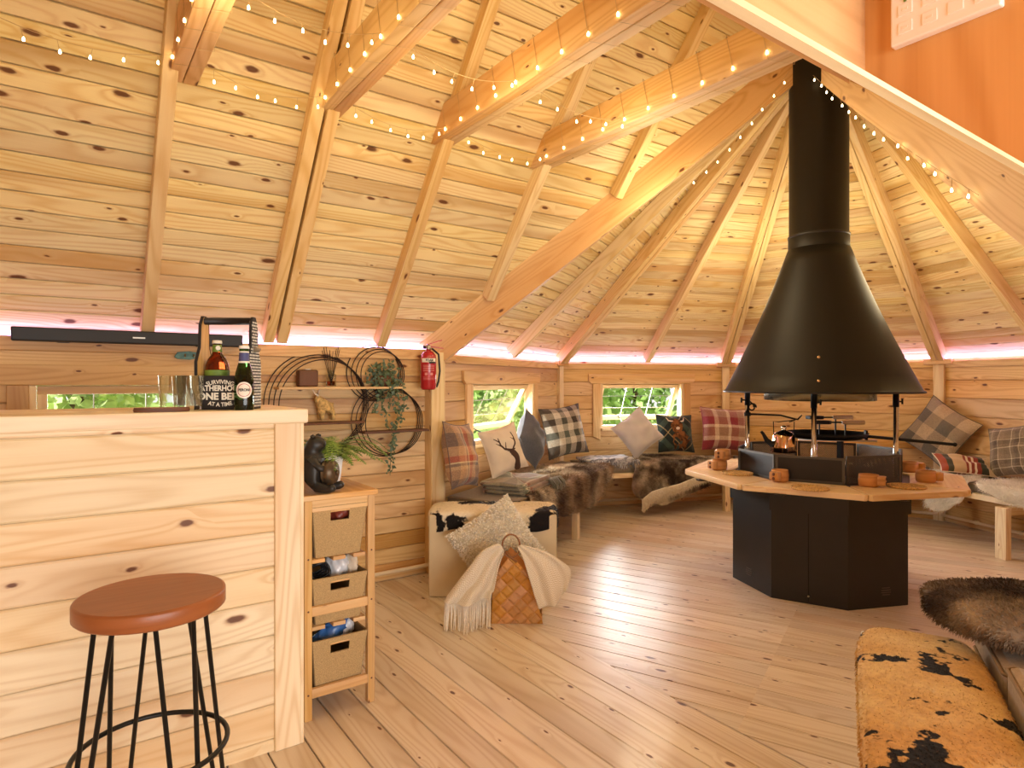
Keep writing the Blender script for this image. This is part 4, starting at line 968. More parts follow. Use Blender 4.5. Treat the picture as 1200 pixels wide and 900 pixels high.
mb = MB(); mb.lathe(m_ + UP * .045 + n * .001, [(.0005, .008), (.005, .006), (.006, 0)], 10, ax=(s, UP, n)); mb.build('door_lock', M['steel'], stv)
for i in (3, 5):
    m_, s, n, L = facef(i, RB)
    for k in range(4):
        mb = MB(); mb.box(m_ + UP * (.072 + k * .013) + n * .0015 + s * (.05 if i == 5 else -.02) * 1., .07 - abs(k - 1.5) * .012, .005, .005, (s, n, UP)); mb.build('vent_slot', M['frame'], stv)
# table ring: eight boards
RO, RI = .655 * S, .418 * S
for i in range(8):
    ap = lambda r, k: O3 + V((math.cos(math.pi / 4 * k) * r, math.sin(math.pi / 4 * k) * r, 0))
    a, b = ap(RO, i), ap(RO, i + 1); c_, d_ = ap(RI, i + 1), ap(RI, i); s = (b - a).normalized(); g = .009
    o = (a + b) / 2; n = V((s.y, -s.x, 0)); L = (b - a).length; D = (o - (c_ + d_) / 2).length; Li = (c_ - d_).length
    mb = MB(); poly = [(-L / 2 + g + .012, 0), (L / 2 - g - .012, 0), (L / 2 - g, -.016), (Li / 2 - g, -D), (-Li / 2 + g, -D), (-L / 2 + g, -.016)]
    poly = [(x, y) for x, y in poly][::-1]
    mb.prism(poly[::-1] if False else [(x, -y) for x, y in poly[::-1]][::-1], TH, 0, (s, -n, UP), o + UP * (ZT - TH)); mb.build('table_board', M['table'], stv, bevel=.004)
for i in range(8):
    a = math.pi / 4 * i + .25; d = V((math.cos(a), math.sin(a), 0)); mb = MB(); mb.bar(O3 + d * (RB) + UP * (ZT - TH - .006), O3 + d * (RO * .955) + UP * (ZT - TH - .006), .05, .008); mb.build('table_bracket', M['black'], stv)
# steel inner ring and fire box walls
mb = MB(); a0, a1 = ring8(RI + .002, ZT - .012), ring8(RI - .075, ZT - .012)
for i in range(8): j = (i + 1) % 8; mb.poly([a0[i], a0[j], a1[j], a1[i]])
mb.build('inner_ledge', M['slate'], stv, solid=.006)
RF = RI - .045; FZ = .672 * S
for i in range(8):
    m_, s, n, L = facef(i, RF); fb = ZT - .005; fh = FZ - fb - (.012 if i in (3, 4) else 0)
    mb = MB(); mesh_side = i in (2, 5, 6, 7, 1, 0)
    w_ = .014
    for x in (-L / 2 + w_ / 2 + .004, L / 2 - w_ / 2 - .004): mb.box(m_ + s * x + UP * (fb + fh / 2), w_, .010, fh, (s, n, UP))
    for z in (fb + w_ / 2, fb + fh - w_ / 2): mb.box(m_ + UP * z, L - .008 - 2 * w_, .010, w_, (s, n, UP))
    fr = mb.build('guard_frame', M['frame'], stv)
    mb = MB()
    if mesh_side:
        x0, x1, z0, z1 = -L / 2 + w_, L / 2 - w_, fb + w_, fb + fh - w_; st_ = .013
        k = x0 - (z1 - z0)
        while k < x1:
            for dr in (1, -1):
                pa = [(k, z0), (k + (z1 - z0), z1)] if dr > 0 else [(k, z1), (k + (z1 - z0), z0)]
                (xa, za), (xb, zb) = pa
                if xa < x0: za += (zb - za) * (x0 - xa) / (xb - xa); xa = x0
                if xb > x1: zb = za + (zb - za) * (x1 - xa) / (xb - xa); xb = x1
                if xb - xa > .004: mb.bar(m_ + s * xa + UP * za, m_ + s * xb + UP * zb, .0035, .003, n)
            k += st_
        mb.build('guard_mesh', M['frame'], fr)
    else:
        mb.box(m_ + UP * (fb + fh / 2) - n * .002, L - .03, .004, fh - .02, (s, n, UP)); mb.build('guard_plate', M['black'], fr)
mb = MB(); mb.lathe(O3, [(.0005, .50 * S), (.22, .50 * S), (RF * .9, ZT), (RF * .93, ZT)], 8, sm=False, ph=0); mb.build('fire_bowl', M['iron'], stv)
# hood and flue
ZR = .950 * S; RH = .450 * S
rl = lambda f: RH * .985 + (.142 * S - RH * .985) * f - .018 * math.sin(math.pi * f)
prof = [(RH - .004, ZR + .001), (RH + .004, ZR), (RH + .006, ZR + .006), (RH - .002, ZR + .012)] + [(rl(f / 10), ZR + .014 + (.93 - .014) * f / 10) for f in range(11)]
mb = MB(); mb.lathe(O3, prof, 64); hd = mb.build('hood', M['hood'], stv, solid=.004)
mb = MB(); mb.lathe(O3, [(.141 * S, ZR + .925), (.141 * S, ZR + 1.02), (.137 * S, ZR + 1.024), (.137 * S, 3.75)], 48); fl = mb.build('flue_pipe', M['hood'], stv)
mb = MB(); mb.lathe(O3, [(.1415 * S, ZR + 1.005), (.1435 * S, ZR + 1.01), (.1435 * S, ZR + 1.02), (.139 * S, ZR + 1.024)], 48); mb.build('flue_collar', M['black'], fl)
mb = MB(); mb.lathe(O3, [(.255 * S, ZR + .03), (.255 * S, ZR - .050), (.250 * S, ZR - .052), (.249 * S, ZR + .03)], 48); mb.build('baffle_ring', plain('baffle_steel', '8C8E82', .25, .9), stv)
hdir = math.atan2(-O3.y, -O3.x)
for zz in (.072, .21):
    rr_ = rl((zz - .014) / .916)
    mb = MB(); d = V((math.cos(hdir), math.sin(hdir), .0)); mb.lathe(O3 + d * (rr_ + .001) + UP * (ZR + zz), [(.0005, .007), (.006, .006), (.010, .002), (.010, -.004)], 12, ax=(V((-d.y, d.x, 0)), UP, d)); mb.build('rivet', M['brass'], hd)
PO = []
for k, (ad, rr_) in enumerate(((126, .335), (205, .30), (301, .335), (32, .30))):
    a = math.radians(ad); p = O3 + V((math.cos(a), math.sin(a), 0)) * (rr_ * S); PO.append(p)
    mb = MB(); mb.tube([p + UP * (ZT - .02), p + UP * (ZR - .085)], .0145, 14); pl_ = mb.build('post', M['chrome'], stv)
    mb = MB(); mb.tube([p + UP * (ZR - .09), p + UP * (ZR + .10)], .018, 14); mb.build('post_sleeve', M['black'], pl_)
    mb = MB(); d = RT; mb.tube([p + UP * (ZR - .055), p + d * .04 * (-1 if k == 0 else 1) + UP * (ZR - .055)], .005, 8); mb.tube([p + d * .04 * (-1 if k == 0 else 1) + UP * (ZR - .072), p + d * .04 * (-1 if k == 0 else 1) + UP * (ZR - .038)], .006, 8); mb.build('wing_screw', M['black'], pl_)
    mb = MB(); mb.lathe(p + UP * (ZT + .13), [(.0155, 0), (.018, .004), (.018, .016), (.0155, .02)], 14); mb.build('post_clamp', M['steel'], pl_)
# hook arm with the kettle
p = PO[0]; ah = thing('kettle_hook', 'black wrought iron hook arm on the left chrome post, holding the kettle', 'hook arm', p + UP * (ZR - .14))
zh = ZR - .15
ka = at(932, 487, (p - EYE).dot(FW) - .10); ka.z = zh + .005
ph_ = p + UP * zh; d = (ka - ph_).normalized()
mb = MB(); mb.tube([ph_, ph_ + d * .08 + UP * -.002, ph_.lerp(ka, .7) + UP * -.008, ka + V((0, 0, -.03)) - d * .01, ka + d * .015 + V((0, 0, -.035)), ka + d * .04 + V((0, 0, -.005))], [.007, .0065, .006, .006, .006, .004], 8); mb.build('arm', M['iron'], ah)
mb = MB(); sp = [p + d * (.03 + .028 * math.cos(a * .5) * (1 - a * .04)) + UP * (zh + .045 + .03 * math.sin(a * .5) * (1 - a * .04)) for a in range(16)]; mb.tube([p + UP * (zh + .10)] + sp, .005, 7); mb.build('scroll', M['iron'], ah)
mb = MB(); mb.lathe(p + UP * zh, [(.016, -.012), (.021, -.012), (.021, .012), (.016, .012)], 14); mb.build('sleeve', M['iron'], ah)
kp = at(918.5, 530, (p - EYE).dot(FW) - .16)
kt = thing('kettle', 'shiny copper coloured kettle hanging over the fire box from the hook arm', 'kettle', kp)
w_ = .079
mb = MB(); mb.lathe(kp, [(.0005, 0), (w_ * .96, .001), (w_, .008), (w_ * .93, .055), (w_ * .84, .100), (w_ * .80, .112), (w_ * .76, .118), (w_ * .45, .126), (.0005, .128)], 40); mb.build('pot_body', M['brass'], kt)
mb = MB(); mb.lathe(kp, [(w_ * .78, .116), (w_ * .72, .126), (w_ * .4, .138), (.016, .142), (.012, .150), (.018, .160), (.012, .172), (.0005, .174)], 30); mb.build('lid', M['chrome'], kt)
mb = MB(); d = -RT; mb.tube([kp + d * w_ * .9 + UP * .05, kp + d * (w_ + .03) + UP * .075, kp + d * (w_ + .055) + UP * .12, kp + d * (w_ + .068) + UP * .135], [.020, .016, .010, .009], 12); mb.build('spout', M['iron'], kt)
mb = MB(); hk = ka + V((0, 0, -.03))
for sg in (-1, 1): mb.tube([kp + RT * (sg * w_ * .82) + UP * .112, kp + RT * (sg * w_ * .86) + UP * .20, kp + RT * (sg * w_ * .45) + UP * (hk.z - kp.z - .018), V((hk.x, hk.y, hk.z - .008))], .003, 7)
mb.build('bail', M['iron'], kt)
# griddle pan with long handle on the right post
gp = on_z(975, 505, .752 * S); gp = O3 + (gp - O3) * .6 + UP * 0; gp.z = .722 * S
gr = thing('griddle_pan', 'large black round griddle pan with a long handle over the fire', 'griddle pan', gp)
mb = MB(); mb.lathe(gp, [(.0005, -.006), (.20, -.006), (.232, .008), (.246, .034), (.240, .034), (.226, .012), (.198, .001), (.0005, .001)], 56); mb.build('pan', M['iron'], gr)
hp = PO[2]; he = at(1119, 521, (hp - EYE).dot(FW) - .02)
hd_ = V((he.x - gp.x, he.y - gp.y, 0)).normalized(); hz = gp.z + .012
mb = MB(); mb.tube([gp + hd_ * .235 + UP * .012, V((he.x, he.y, he.z))], .010, 10); mb.lathe(he, [(.0005, -.014), (.011, -.008), (.014, 0), (.011, .008), (.0005, .014)], 14, ax=(hd_.cross(UP), UP, hd_)); mb.build('handle', M['iron'], gr)
mb = MB(); q = gp + hd_ * .23; mb.box(q + UP * .02, .012, .06, .06, (hd_, hd_.cross(UP), UP)); mb.build('handle_bracket', M['iron'], gr)
mb = MB(); sd = hd_.cross(UP); mb.box(gp + UP * -.016 + hd_ * .06, .46, .05, .014, (hd_, sd, UP)); mb.build('support_bar', M['steel'], gr)
q = gp + hd_ * .08; mb = MB(); mb.bar(V((q.x, q.y, ZT - .03)), V((q.x, q.y, gp.z - .02)), .03, .03, V((1, 0, 0))); mb.build('support_leg', M['iron'], gr)
# hinged waffle irons lying on the pan
for k, (a_, lb) in enumerate(((.10, 'black sandwich iron with a pale wooden handle lying across the griddle pan, rear one'), (-.12, 'black sandwich iron with a pale wooden handle lying across the griddle pan, front one'))):
    c_ = gp + V((.0, .0, .040 + .026 * (1 - k))) + FW * (.05 - .10 * k) - RT * .02; d = (RT * math.cos(a_) + FW * math.sin(a_)).normalized(); sd = d.cross(UP)
    t = thing('sandwich_iron', lb, 'cooking iron', c_); zz = .05
    mb = MB(); mb.prism([(-.085, -.028), (-.07, -.04), (.0, -.04), (.02, -.014), (.02, .014), (.0, .04), (-.07, .04), (-.085, .028)], .022, 0, (d, UP.cross(d), UP), c_ + UP * zz); mb.build('plates', M['iron'], t, bevel=.003)
    mb = MB(); mb.tube([c_ + d * .015 + UP * (zz + .011), c_ + d * .10 + UP * (zz + .011)], .005, 8); mb.build('shank', M['iron'], t)
    mb = MB(); mb.tube([c_ + d * .09 + UP * (zz + .011), c_ + d * .12 + UP * (zz + .011), c_ + d * .225 + UP * (zz + .011), c_ + d * .23 + UP * (zz + .011)], [.011, .013, .014, .010], 12); mb.build('handle', M['trim'], t)
    mb = MB()
    for x in (-.05, .11): mb.bar(c_ + d * x + UP * (-.038 - .026 * (1 - k)), c_ + d * x + UP * (zz + .006), .008, .008, d)
    mb.build('stand', M['iron'], t)
# cups and mats on the table boards
def cup(p, yaw, label):
    t = thing('wooden_cup', label, 'cup', p, 'carved wooden cups on the stove table'); d = V((math.cos(yaw), math.sin(yaw), 0)); s_ = V((-d.y, d.x, 0))
    mb = MB(); mb.lathe(p, [(.0005, 0), (.036, 0), (.043, .006), (.045, .03), (.042, .055), (.038, .055), (.040, .03), (.036, .010), (.0005, .008)], 28, ax=(d, s_, UP), sx=1.12); b_ = mb.build('bowl', M['cupwood'], t)
    mb = MB(); mb.prism([(.040, -.028), (.062, -.030), (.078, -.024), (.080, .024), (.062, .030), (.040, .028)], .040, 0, (d, s_, UP), p + UP * .010); h_ = mb.build('handle', M['cupwood'], t, bevel=.006)
    mb = MB()
    for z in (.020, .040): mb.lathe(p + d * .0795 + UP * z + s_ * .0, [(.0005, .0022), (.0075, .0016), (.0078, -.003)], 12, ax=(s_, UP, d))
    mb.build('finger_hole', M['darkwood'], h_); t.scale = (1.08, 1.08, 1.25); return t
cyaw = YAW - math.pi / 2
tp = lambda px, py, z=ZT: on_z(px, py, z)
left_ = math.atan2(-RT.y, -RT.x); right_ = math.atan2(RT.y, RT.x)
p = tp(843, 550.5); cup(p, left_ + .5, 'carved wooden cup on the left stove table board, lower of the stacked pair')
cup(p + UP * .0695 + RT * .025, left_ + .9, 'carved wooden cup stacked on top of another at the left of the stove')
cup(tp(914, 564), left_ + .75, 'carved wooden cup on the front table board, under the kettle'); cup(tp(1018, 570), right_ - .65, 'carved wooden cup on the front table board corner, near the right post')
cup(tp(1066, 553), right_ - .3, 'carved wooden cup on the right table board beside the post, farther one'); cup(tp(1085, 565), right_ - .35, 'carved wooden cup on the right table board, nearer the outer corner')
def mat_(p, label):
    t = thing('woven_mat', label, 'place mat', p, 'round woven mats on the stove table'); mb = MB()
    for k in range(7):
        r = .012 + k * .0135; n_ = 20 + k * 8
        mb.tube([p + V((math.cos(2 * math.pi * i / n_) * r, math.sin(2 * math.pi * i / n_) * r, .006 + .0022 * math.sin(i * math.pi + k))) for i in range(n_)], .0062, 6, closed=True)
    mb.build('coil', M['straw'], t)
mat_(tp(864, 555.5), 'round woven straw mat on the left table board before the stacked cups'); mat_(tp(949, 573), 'round woven straw mat on the front table board beside the middle post'); mat_(tp(1062, 571), 'round woven straw mat on the right table board between the cups')
# ================================================================= benches and soft things
BD, BZ = .48 * S, .425
def off(A, B, n, d): return A + n * d, B + n * d
def isect(p, d, q, e):
    den = d.x * e.y - d.y * e.x; t = ((q.x - p.x) * e.y - (q.y - p.y) * e.x) / den; return p + d * t
segs = [(K0, K1, s1, n1), (K1, K2, s2_, n2), (K2, K3, s3, n3), (K3, K4, s4, n4)]
KI = [K0 + n1 * BD]
for i in range(3): KI.append(isect(segs[i][0] + segs[i][3] * BD, segs[i][2], segs[i + 1][0] + segs[i + 1][3] * BD, segs[i + 1][2]))
KI.append(isect(K3 + n4 * BD, s4, K4 + n5 * BD, s5))
blab = ('pine corner bench under the tilted open square window, behind the cowhide ottoman', 'pine bench under the wide back window', 'pine bench along the wall behind the grill stove', 'pine bench along the right wall, with its leg showing right of the stove')
cust = ('grey brown seat pad on the bench beside the corner post', 'grey brown seat pad on the bench under the wide back window', 'grey brown seat pad on the bench behind the stove', 'grey brown seat pad on the right bench by the sheepskin')
for i, (A, B, s, n) in enumerate(segs):
    t = thing('bench', blab[i], 'bench', (A + B) / 2 + n * BD / 2, 'benches round the walls')
    a, b, c_, d_ = A + n * .03 + s * (.12 if i == 0 else 0), B + n * .03, KI[i + 1], KI[i] + s * (.03 if i == 0 else 0)
    mb = MB(); z = UP * BZ; planks(mb, [[a + z, b + z, c_ + z, d_ + z]], A + z, s, -n if s.cross(-n).z > 0 else n, .10, .004, .006, 90 + i); backing(mb, [a + z, b + z, c_ + z, d_ + z], UP, .03); mb.build('seat', M['trim'], t)
    mb = MB(); mb.bar(d_ - n * .012 + UP * (BZ - .022), c_ - n * .012 + UP * (BZ - .022), .024, .045); mb.build('front_rail', M['trim'], t, bevel=.003)
    for f in ((.66,) if i == 0 else (.93,) if i < 3 else (.54,)):
        q = d_.lerp(c_, f) - n * .03
        if i == 0: q = V((2.657 * S, 3.037 * S, 0))
        if i == 3: q = V((4.335 * S, 1.30 * S, 0))
        mb = MB(); mb.box(q + UP * ((BZ - .045) / 2), .085 if i == 3 else .06, .05, BZ - .045, (s, n, UP), grain=2); mb.build('leg', M['trim'], t, bevel=.003)
        mb = MB(); mb.bar(q + UP * (BZ - .075), V((q.x, q.y, 0)) - n * (BD - .09) + UP * (BZ - .075), .04, .06); mb.build('cross_rail', M['trim'], t, bevel=.003)
    t = thing('seat_pad', cust[i], 'seat pad', (A + B) / 2 + n * BD / 2, 'seat pads on the benches'); H = .075
    a, b, c_, d_ = A + n * .06 + s * (.14 if i == 0 else .10), B + n * .06 - s * .08, KI[i + 1] - n * .03 - s * .03, KI[i] - n * .03 + s * (.06 if i == 0 else .03)
    mb = MB(); base = [a, b, c_, d_][::-1]; ax = (V((1, 0, 0)), V((0, 1, 0)), UP); poly = [(p.x, p.y) for p in base]
    ar = sum(poly[k - 1][0] * poly[k][1] - poly[k][0] * poly[k - 1][1] for k in range(4))
    if ar < 0: poly.reverse()
    mb.prism(poly, H, 0, ax, UP * (BZ + .001)); mb.build('pad', M['seatgrey'], t, bevel=.016)
    mb = MB(); zz = UP * (BZ + H - .008); mb.tube([p + zz + ((a + b + c_ + d_) / 4 - p).normalized() * .004 for p in (a, b, c_, d_)], .005, 6, closed=True); mb.build('piping', M['taupe'], t)
SZT = BZ + .076

# ---- pillows
class Pillow:
    def __init__(s, c, w, h, th, yaw, lean=.25, roll=0., seed=0, sag=0.):
        """yaw: direction the face looks to; lean: tipped back; roll: turned in its plane"""
        s.c = V(c); s.w, s.h, s.th, s.seed, s.sag = w, h, th, seed, sag
        f = V((math.cos(yaw), math.sin(yaw), 0)); x = V((-f.y, f.x, 0)); n = f * math.cos(lean) + UP * math.sin(lean); y = n.cross(x).normalized()
        s.x = x * math.cos(roll) + y * math.sin(roll); s.y = y * math.cos(roll) - x * math.sin(roll); s.n = n
    def pt(s, u, v, side=1, off_=0.):
        k = max(0., (1 - abs(u) ** 2.6) * (1 - abs(v) ** 2.6)) ** .55
        px = u * (1 - .09 * (1 - v * v) * abs(u)); py = v * (1 - .09 * (1 - u * u) * abs(v))
        wr = .010 * math.sin(5.3 * u + 3.1 * v + s.seed) * math.sin(4.1 * v - 2.2 * u + s.seed * 2) + .006 * math.sin(11 * u * v + 7 * v + s.seed * 3)
        d = s.th / 2 * k + wr * k + off_
        return s.c + s.x * (px * s.w / 2) + s.y * (py * s.h / 2 - s.sag * (1 - abs(v)) * k * .0) + s.n * (side * d)
    def mesh(s, n=22):
        mb = MB()
        for side in (1, -1):
            f = (lambda a, b: s.pt(a * 2 - 1, b * 2 - 1, 1)) if side == 1 else (lambda a, b: s.pt(1 - a * 2, b * 2 - 1, -1))
            mb.grid(f, n, n, uvf=(lambda a, b: (a * s.w, b * s.h)))
        return mb
    def low(s): return min(s.pt(u / 6 - 1, v / 6 - 1, sd).z for u in range(13) for v in range(13) for sd in (1, -1))
    def edge(s, mb, r=.004):
        pts = [s.pt(a, -1) for a in [i / 8 - 1 for i in range(16)]] + [s.pt(1, a) for a in [i / 8 - 1 for i in range(16)]] + [s.pt(-a, 1) for a in [i / 8 - 1 for i in range(16)]] + [s.pt(-1, -a) for a in [i / 8 - 1 for i in range(16)]]
        mb.tube(pts, r, 6, closed=True)
def pillow(name, label, mat, px, py, plane_p, plane_n, w_, h_, th, yaw, lean=.25, roll=0., seed=1, rest=SZT, piping=None, group='cushions on the benches'):
    c = on_pl(px, py, plane_p, plane_n); P_ = Pillow(c, w_, h_, th, yaw, lean, roll, seed)
    lw_ = P_.low()
    if rest is not None: P_.c.z += rest + .012 - lw_ if lw_ < rest + .012 or lw_ > rest + .10 else 0
    t = thing(name, label, 'cushion', (P_.c.x, P_.c.y, P_.low()), group)
    mb = P_.mesh(); mb.build('cover', M[mat], t)
    mb = MB(); P_.edge(mb); mb.build('seam', M[piping or mat], t); return P_, t
ang = lambda n: math.atan2(n.y, n.x)
# left bench
pillow('tartan_cushion', 'rust and beige tartan cushion leaning against the corner post', 'tartan', 540, 533, K0 + n1 * .24, n1, .42, .44, .16, ang(n1) + .12, .20, -.10, 1)
P_, t = pillow('stag_cushion', 'cream cushion printed with a brown stag head, below the tilted open window', 'cream', 590, 527, K0 + n1 * .27, n1, .34, .36, .13, ang(n1) - .55, .25, .22, 2)
def on_p(P, pts, r, n=6):
    mb = MB(); path = []; rs = []
    for i in range(len(pts) - 1):
        for k in range(4):
            f = k / 4; u = pts[i][0] + (pts[i + 1][0] - pts[i][0]) * f; v = pts[i][1] + (pts[i + 1][1] - pts[i][1]) * f
            path.append(P.pt(u, v, 1, .0)); rs.append(r[i] + (r[i + 1] - r[i]) * f)
    path.append(P.pt(*pts[-1], 1, .0)); rs.append(r[-1]); return path, rs
mb = MB()
for pts, r in (([(.35, -.95), (.32, -.55), (.22, -.25), (.18, -.08)], [.030, .024, .026, .020]), ([(.16, -.10), (.20, -.24), (.10, -.34)], [.02, .022, .010]), ([(.22, -.08), (-.10, .0), (-.30, .22), (-.36, .55)], [.010, .010, .008, .003]),
               ([(-.26, .16), (-.52, .34)], [.007, .003]), ([(-.33, .36), (-.56, .56)], [.007, .003]), ([(-.05, .0), (-.02, .28)], [.007, .003]), ([(.26, -.08), (.42, .10), (.50, .40), (.44, .66)], [.010, .009, .008, .003]), ([(.47, .24), (.30, .42)], [.006, .003]), ([(.10, -.08), (-.02, -.12)], [.012, .004]), ([(.30, -.08), (.44, -.10)], [.012, .004])):
    path, rs = on_p(P_, pts, r)
    b0 = len(mb.v); mb.tube(path, rs, 8)
    for i in range(b0, len(mb.v)):
        q = mb.v[i]; rel = q - path[(i - b0) // 8]; mb.v[i] = path[(i - b0) // 8] + rel - P_.n * (rel.dot(P_.n) * .88)
mb.build('stag_print', plain('stag_brown', '4A3226', .9), t)
pillow('grey_cushion', 'plain dark grey wool cushion standing on its corner by the tilted window', 'greyfab', 622, 514, K0 + n1 * .28, n1, .36, .36, .20, ang(n1) + .10, .20, .66, 3)
pillow('checked_cushion', 'large charcoal and cream checked cushion in the wall corner', 'check', 661, 505, K1 + bis(n1, n2) * .37, bis(n1, n2), .49, .49, .18, ang(bis(n1, n2)) - .12, .22, .10, 4)
pillow('velvet_cushion', 'pale grey plain cushion balanced on a corner before the wide back window', 'lightgrey', 747, 507, K1 + n2 * .30, n2, .40, .40, .16, ang(n2) - .1, .30, .62, 5)
P_, t = pillow('highland_cow_cushion', 'dark tartan cushion with a brown highland cow, beside the pale grey one', 'cowtartan', 791, 508, K1 + n2 * .22, n2, .42, .40, .15, ang(n2) + .02, .22, -.03, 6)
mb = MB()
def blob(P, u0, v0, a, b, o_=.002, n=16, m=0):
    bb = len(mb.v); mb.v.append(P.pt(u0, v0, 1, o_ + .006))
    for i in range(n): th = 2 * math.pi * i / n; k = 1 + .12 * math.sin(5 * th + u0 * 9); mb.v.append(P.pt(u0 + a * math.cos(th) * k, v0 + b * math.sin(th) * k, 1, o_))
    for i in range(n): mb.face([bb, bb + 1 + i, bb + 1 + (i + 1) % n], None, 0, m, True)
blob(P_, .15, -.35, .50, .42); blob(P_, -.05, .35, .32, .36, .004); blob(P_, -.05, .62, .28, .16, .006)
for u in (-.18, .12, .38): blob(P_, u, -.78, .07, .16, .004)
cowp = mb.build('cow_print', hide_mat('highland_cow_brown', '8A5A34', '6E4426', '3E2618', .55, 18., .1, var=120), t)
mb = MB(); blob(P_, -.05, .22, .10, .08, .012)
for sg in (-1, 1):
    path, rs = on_p(P_, [(-.05 + sg * .20, .62), (-.05 + sg * .42, .66), (-.05 + sg * .50, .86)], [.008, .007, .003]); mb.tube(path, rs, 7)
mb.build('muzzle_and_horns', M['cream'], cowp)
pillow('red_plaid_cushion', 'red and cream plaid cushion against the wall post left of the stove hood', 'redplaid', 850, 503, K1 + n2 * .26, n2, .56, .46, .18, ang(n2) - .05, .20, -.06, 7)
# right bench
pillow('patchwork_cushion', 'grey and beige patchwork cushion tipped on its corner against the right wall', 'patch', 1100, 513, K3 + bis(n3, n4) * .22, bis(n3, n4), .50, .50, .17, ang(n4) + .32, .25, -.55, 8)
pillow('windowpane_cushion', 'brown windowpane check cushion at the right end of the bench', 'browncheck', 1190, 528, K3 + n4 * .26, n4, .42, .42, .15, ang(n4) + .05, .28, .22, 9)
c = on_z(1130, 553, SZT + .06); P_ = Pillow(c, .42, .22, .11, YAW + math.pi, .95, -.18, 10); P_.c.z += SZT + .03 - P_.low()
t = thing('knitted_cushion', 'small red and green striped knitted cushion lying on the right bench', 'cushion', (P_.c.x, P_.c.y, P_.low())); P_.mesh().build('cover', M['stripes'], t); mb = MB(); P_.edge(mb); mb.build('seam', M['cream'], t)

# ---- furs and throws
def fur(mb_src, n, ln, name, mat, parent, lie=None, wd=.0015, tip=.35, seed=5):
    """strands rooted on the faces of a built mesh"""
    rg = random.Random(seed); tri = []; tot = 0.
    for f in mb_src.f:
        for k in range(1, len(f) - 1):
            a, b, c_ = mb_src.v[f[0]], mb_src.v[f[k]], mb_src.v[f[k + 1]]; nn = (b - a).cross(c_ - a); ar = nn.length / 2
            if ar > 1e-9: tot += ar; tri.append((tot, a, b, c_, nn.normalized()))
    import bisect; cum = [x[0] for x in tri]; mb = MB()
    for i in range(n):
        _, a, b, c_, nn = tri[min(len(tri) - 1, bisect.bisect(cum, rg.random() * tot))]
        r1, r2 = rg.random(), rg.random()
        if r1 + r2 > 1: r1, r2 = 1 - r1, 1 - r2
        p = a + (b - a) * r1 + (c_ - a) * r2
        d = nn * .7 + V((rg.uniform(-.6, .6), rg.uniform(-.6, .6), rg.uniform(-.5, .2)))
        if lie is not None: d += lie
        d.normalize(); L = ln * rg.uniform(.6, 1.25); sd = d.cross(V((rg.uniform(-1, 1), rg.uniform(-1, 1), rg.uniform(-1, 1)))).normalized() * wd
        q = p + d * L * .55 + nn * L * .1; e = p + d * L + V((0, 0, -L * tip))
        mb.poly([p - sd, p + sd, q + sd * .7, q - sd * .7], None, 0, 0, True); mb.poly([q - sd * .7, q + sd * .7, e], None, 0, 0, True)
    o = mb.build(name, mat, parent); o['kind'] = 'stuff'; return o
def drape(name, label, mat, A, n, s, s0, q0, outline, zt, depth=BD, seed=0, furn=0, flen=.03, group=None, cat='fur', thick=.012, bump=.012, rim=.03, drop=.02):
    """a hide over the bench: blob outline in (s along, q from the wall outwards; past the front edge it hangs)"""
    ed = depth + drop
    def pos(a, q):
        zz = zt + .006 + bump * (math.sin(a * 17 + seed) * math.sin(q * 13 + seed * 2) * .5 + .5)
        if q < ed - rim: return A + s * a + n * q + UP * zz
        x = q - (ed - rim); ar = rim * math.pi / 2
        if x < ar: th = x / rim; return A + s * a + n * (ed - rim + rim * math.sin(th)) + UP * (zz - rim + rim * math.cos(th))
        hg = x - ar; return A + s * a + n * (ed + .010 + .014 * math.sin(a * 21 + seed)* min(1, hg * 8)) + UP * (zz - rim - hg)
    def f(u, v):
        th = u * 2 * math.pi; R_ = outline(th); return pos(s0 + R_[0] * v, q0 + R_[1] * v)
    mb = MB(); mb.grid(f, 72, 18, cu=True)
    c = pos(s0, q0); t = thing(name, label, cat, c, group); mb.build('hide' if cat == 'fur' else 'cloth', M[mat], t, solid=thick, off=-1)
    # make the grid face outwards for the strands
    ref = sum((mb.v[f_[0]] for f_ in mb.f), V()) / len(mb.f)
    v0 = mb.f[len(mb.f) // 2]; nn = (mb.v[v0[1]] - mb.v[v0[0]]).cross(mb.v[v0[2]] - mb.v[v0[0]])
    if nn.z < 0 if abs(nn.z) > abs(nn.dot(n)) else nn.dot(n) < 0: mb.f = [f_[::-1] for f_ in mb.f]
    if furn: fur(mb, furn, flen, 'pile', M[mat], t, lie=n * .5 + s * .3, seed=seed + 3)
    return t, mb
def lobes(a, b, k=((3, .08, 0), (5, .06, 1)), sq=.7):
    def g(th):
        c_, s_ = math.cos(th), math.sin(th); e = lambda x: math.copysign(abs(x) ** sq, x); m_ = 1 + sum(h * math.sin(n_ * th + p) for n_, h, p in k); return (e(c_) * a * m_, e(s_) * b * m_)
    return g
zs = SZT
sd1 = lambda px: (on_pl(px, 560, K0 + n1 * (BD + .02), n1) - K0).dot(s1); sd2 = lambda px: (on_pl(px, 545, K1 + n2 * (BD + .02), n2) - K1).dot(s2_)
a0, a1 = sd1(628), sd1(712); drape('fur_rug', 'long haired brown and cream fur hanging over the left bench front above its leg', 'brownfur', K0, n1, s1, (a0 + a1) / 2, .50, lobes((a1 - a0) / 2 + .05, .44), zs + .01, seed=1, furn=16000, flen=.034)
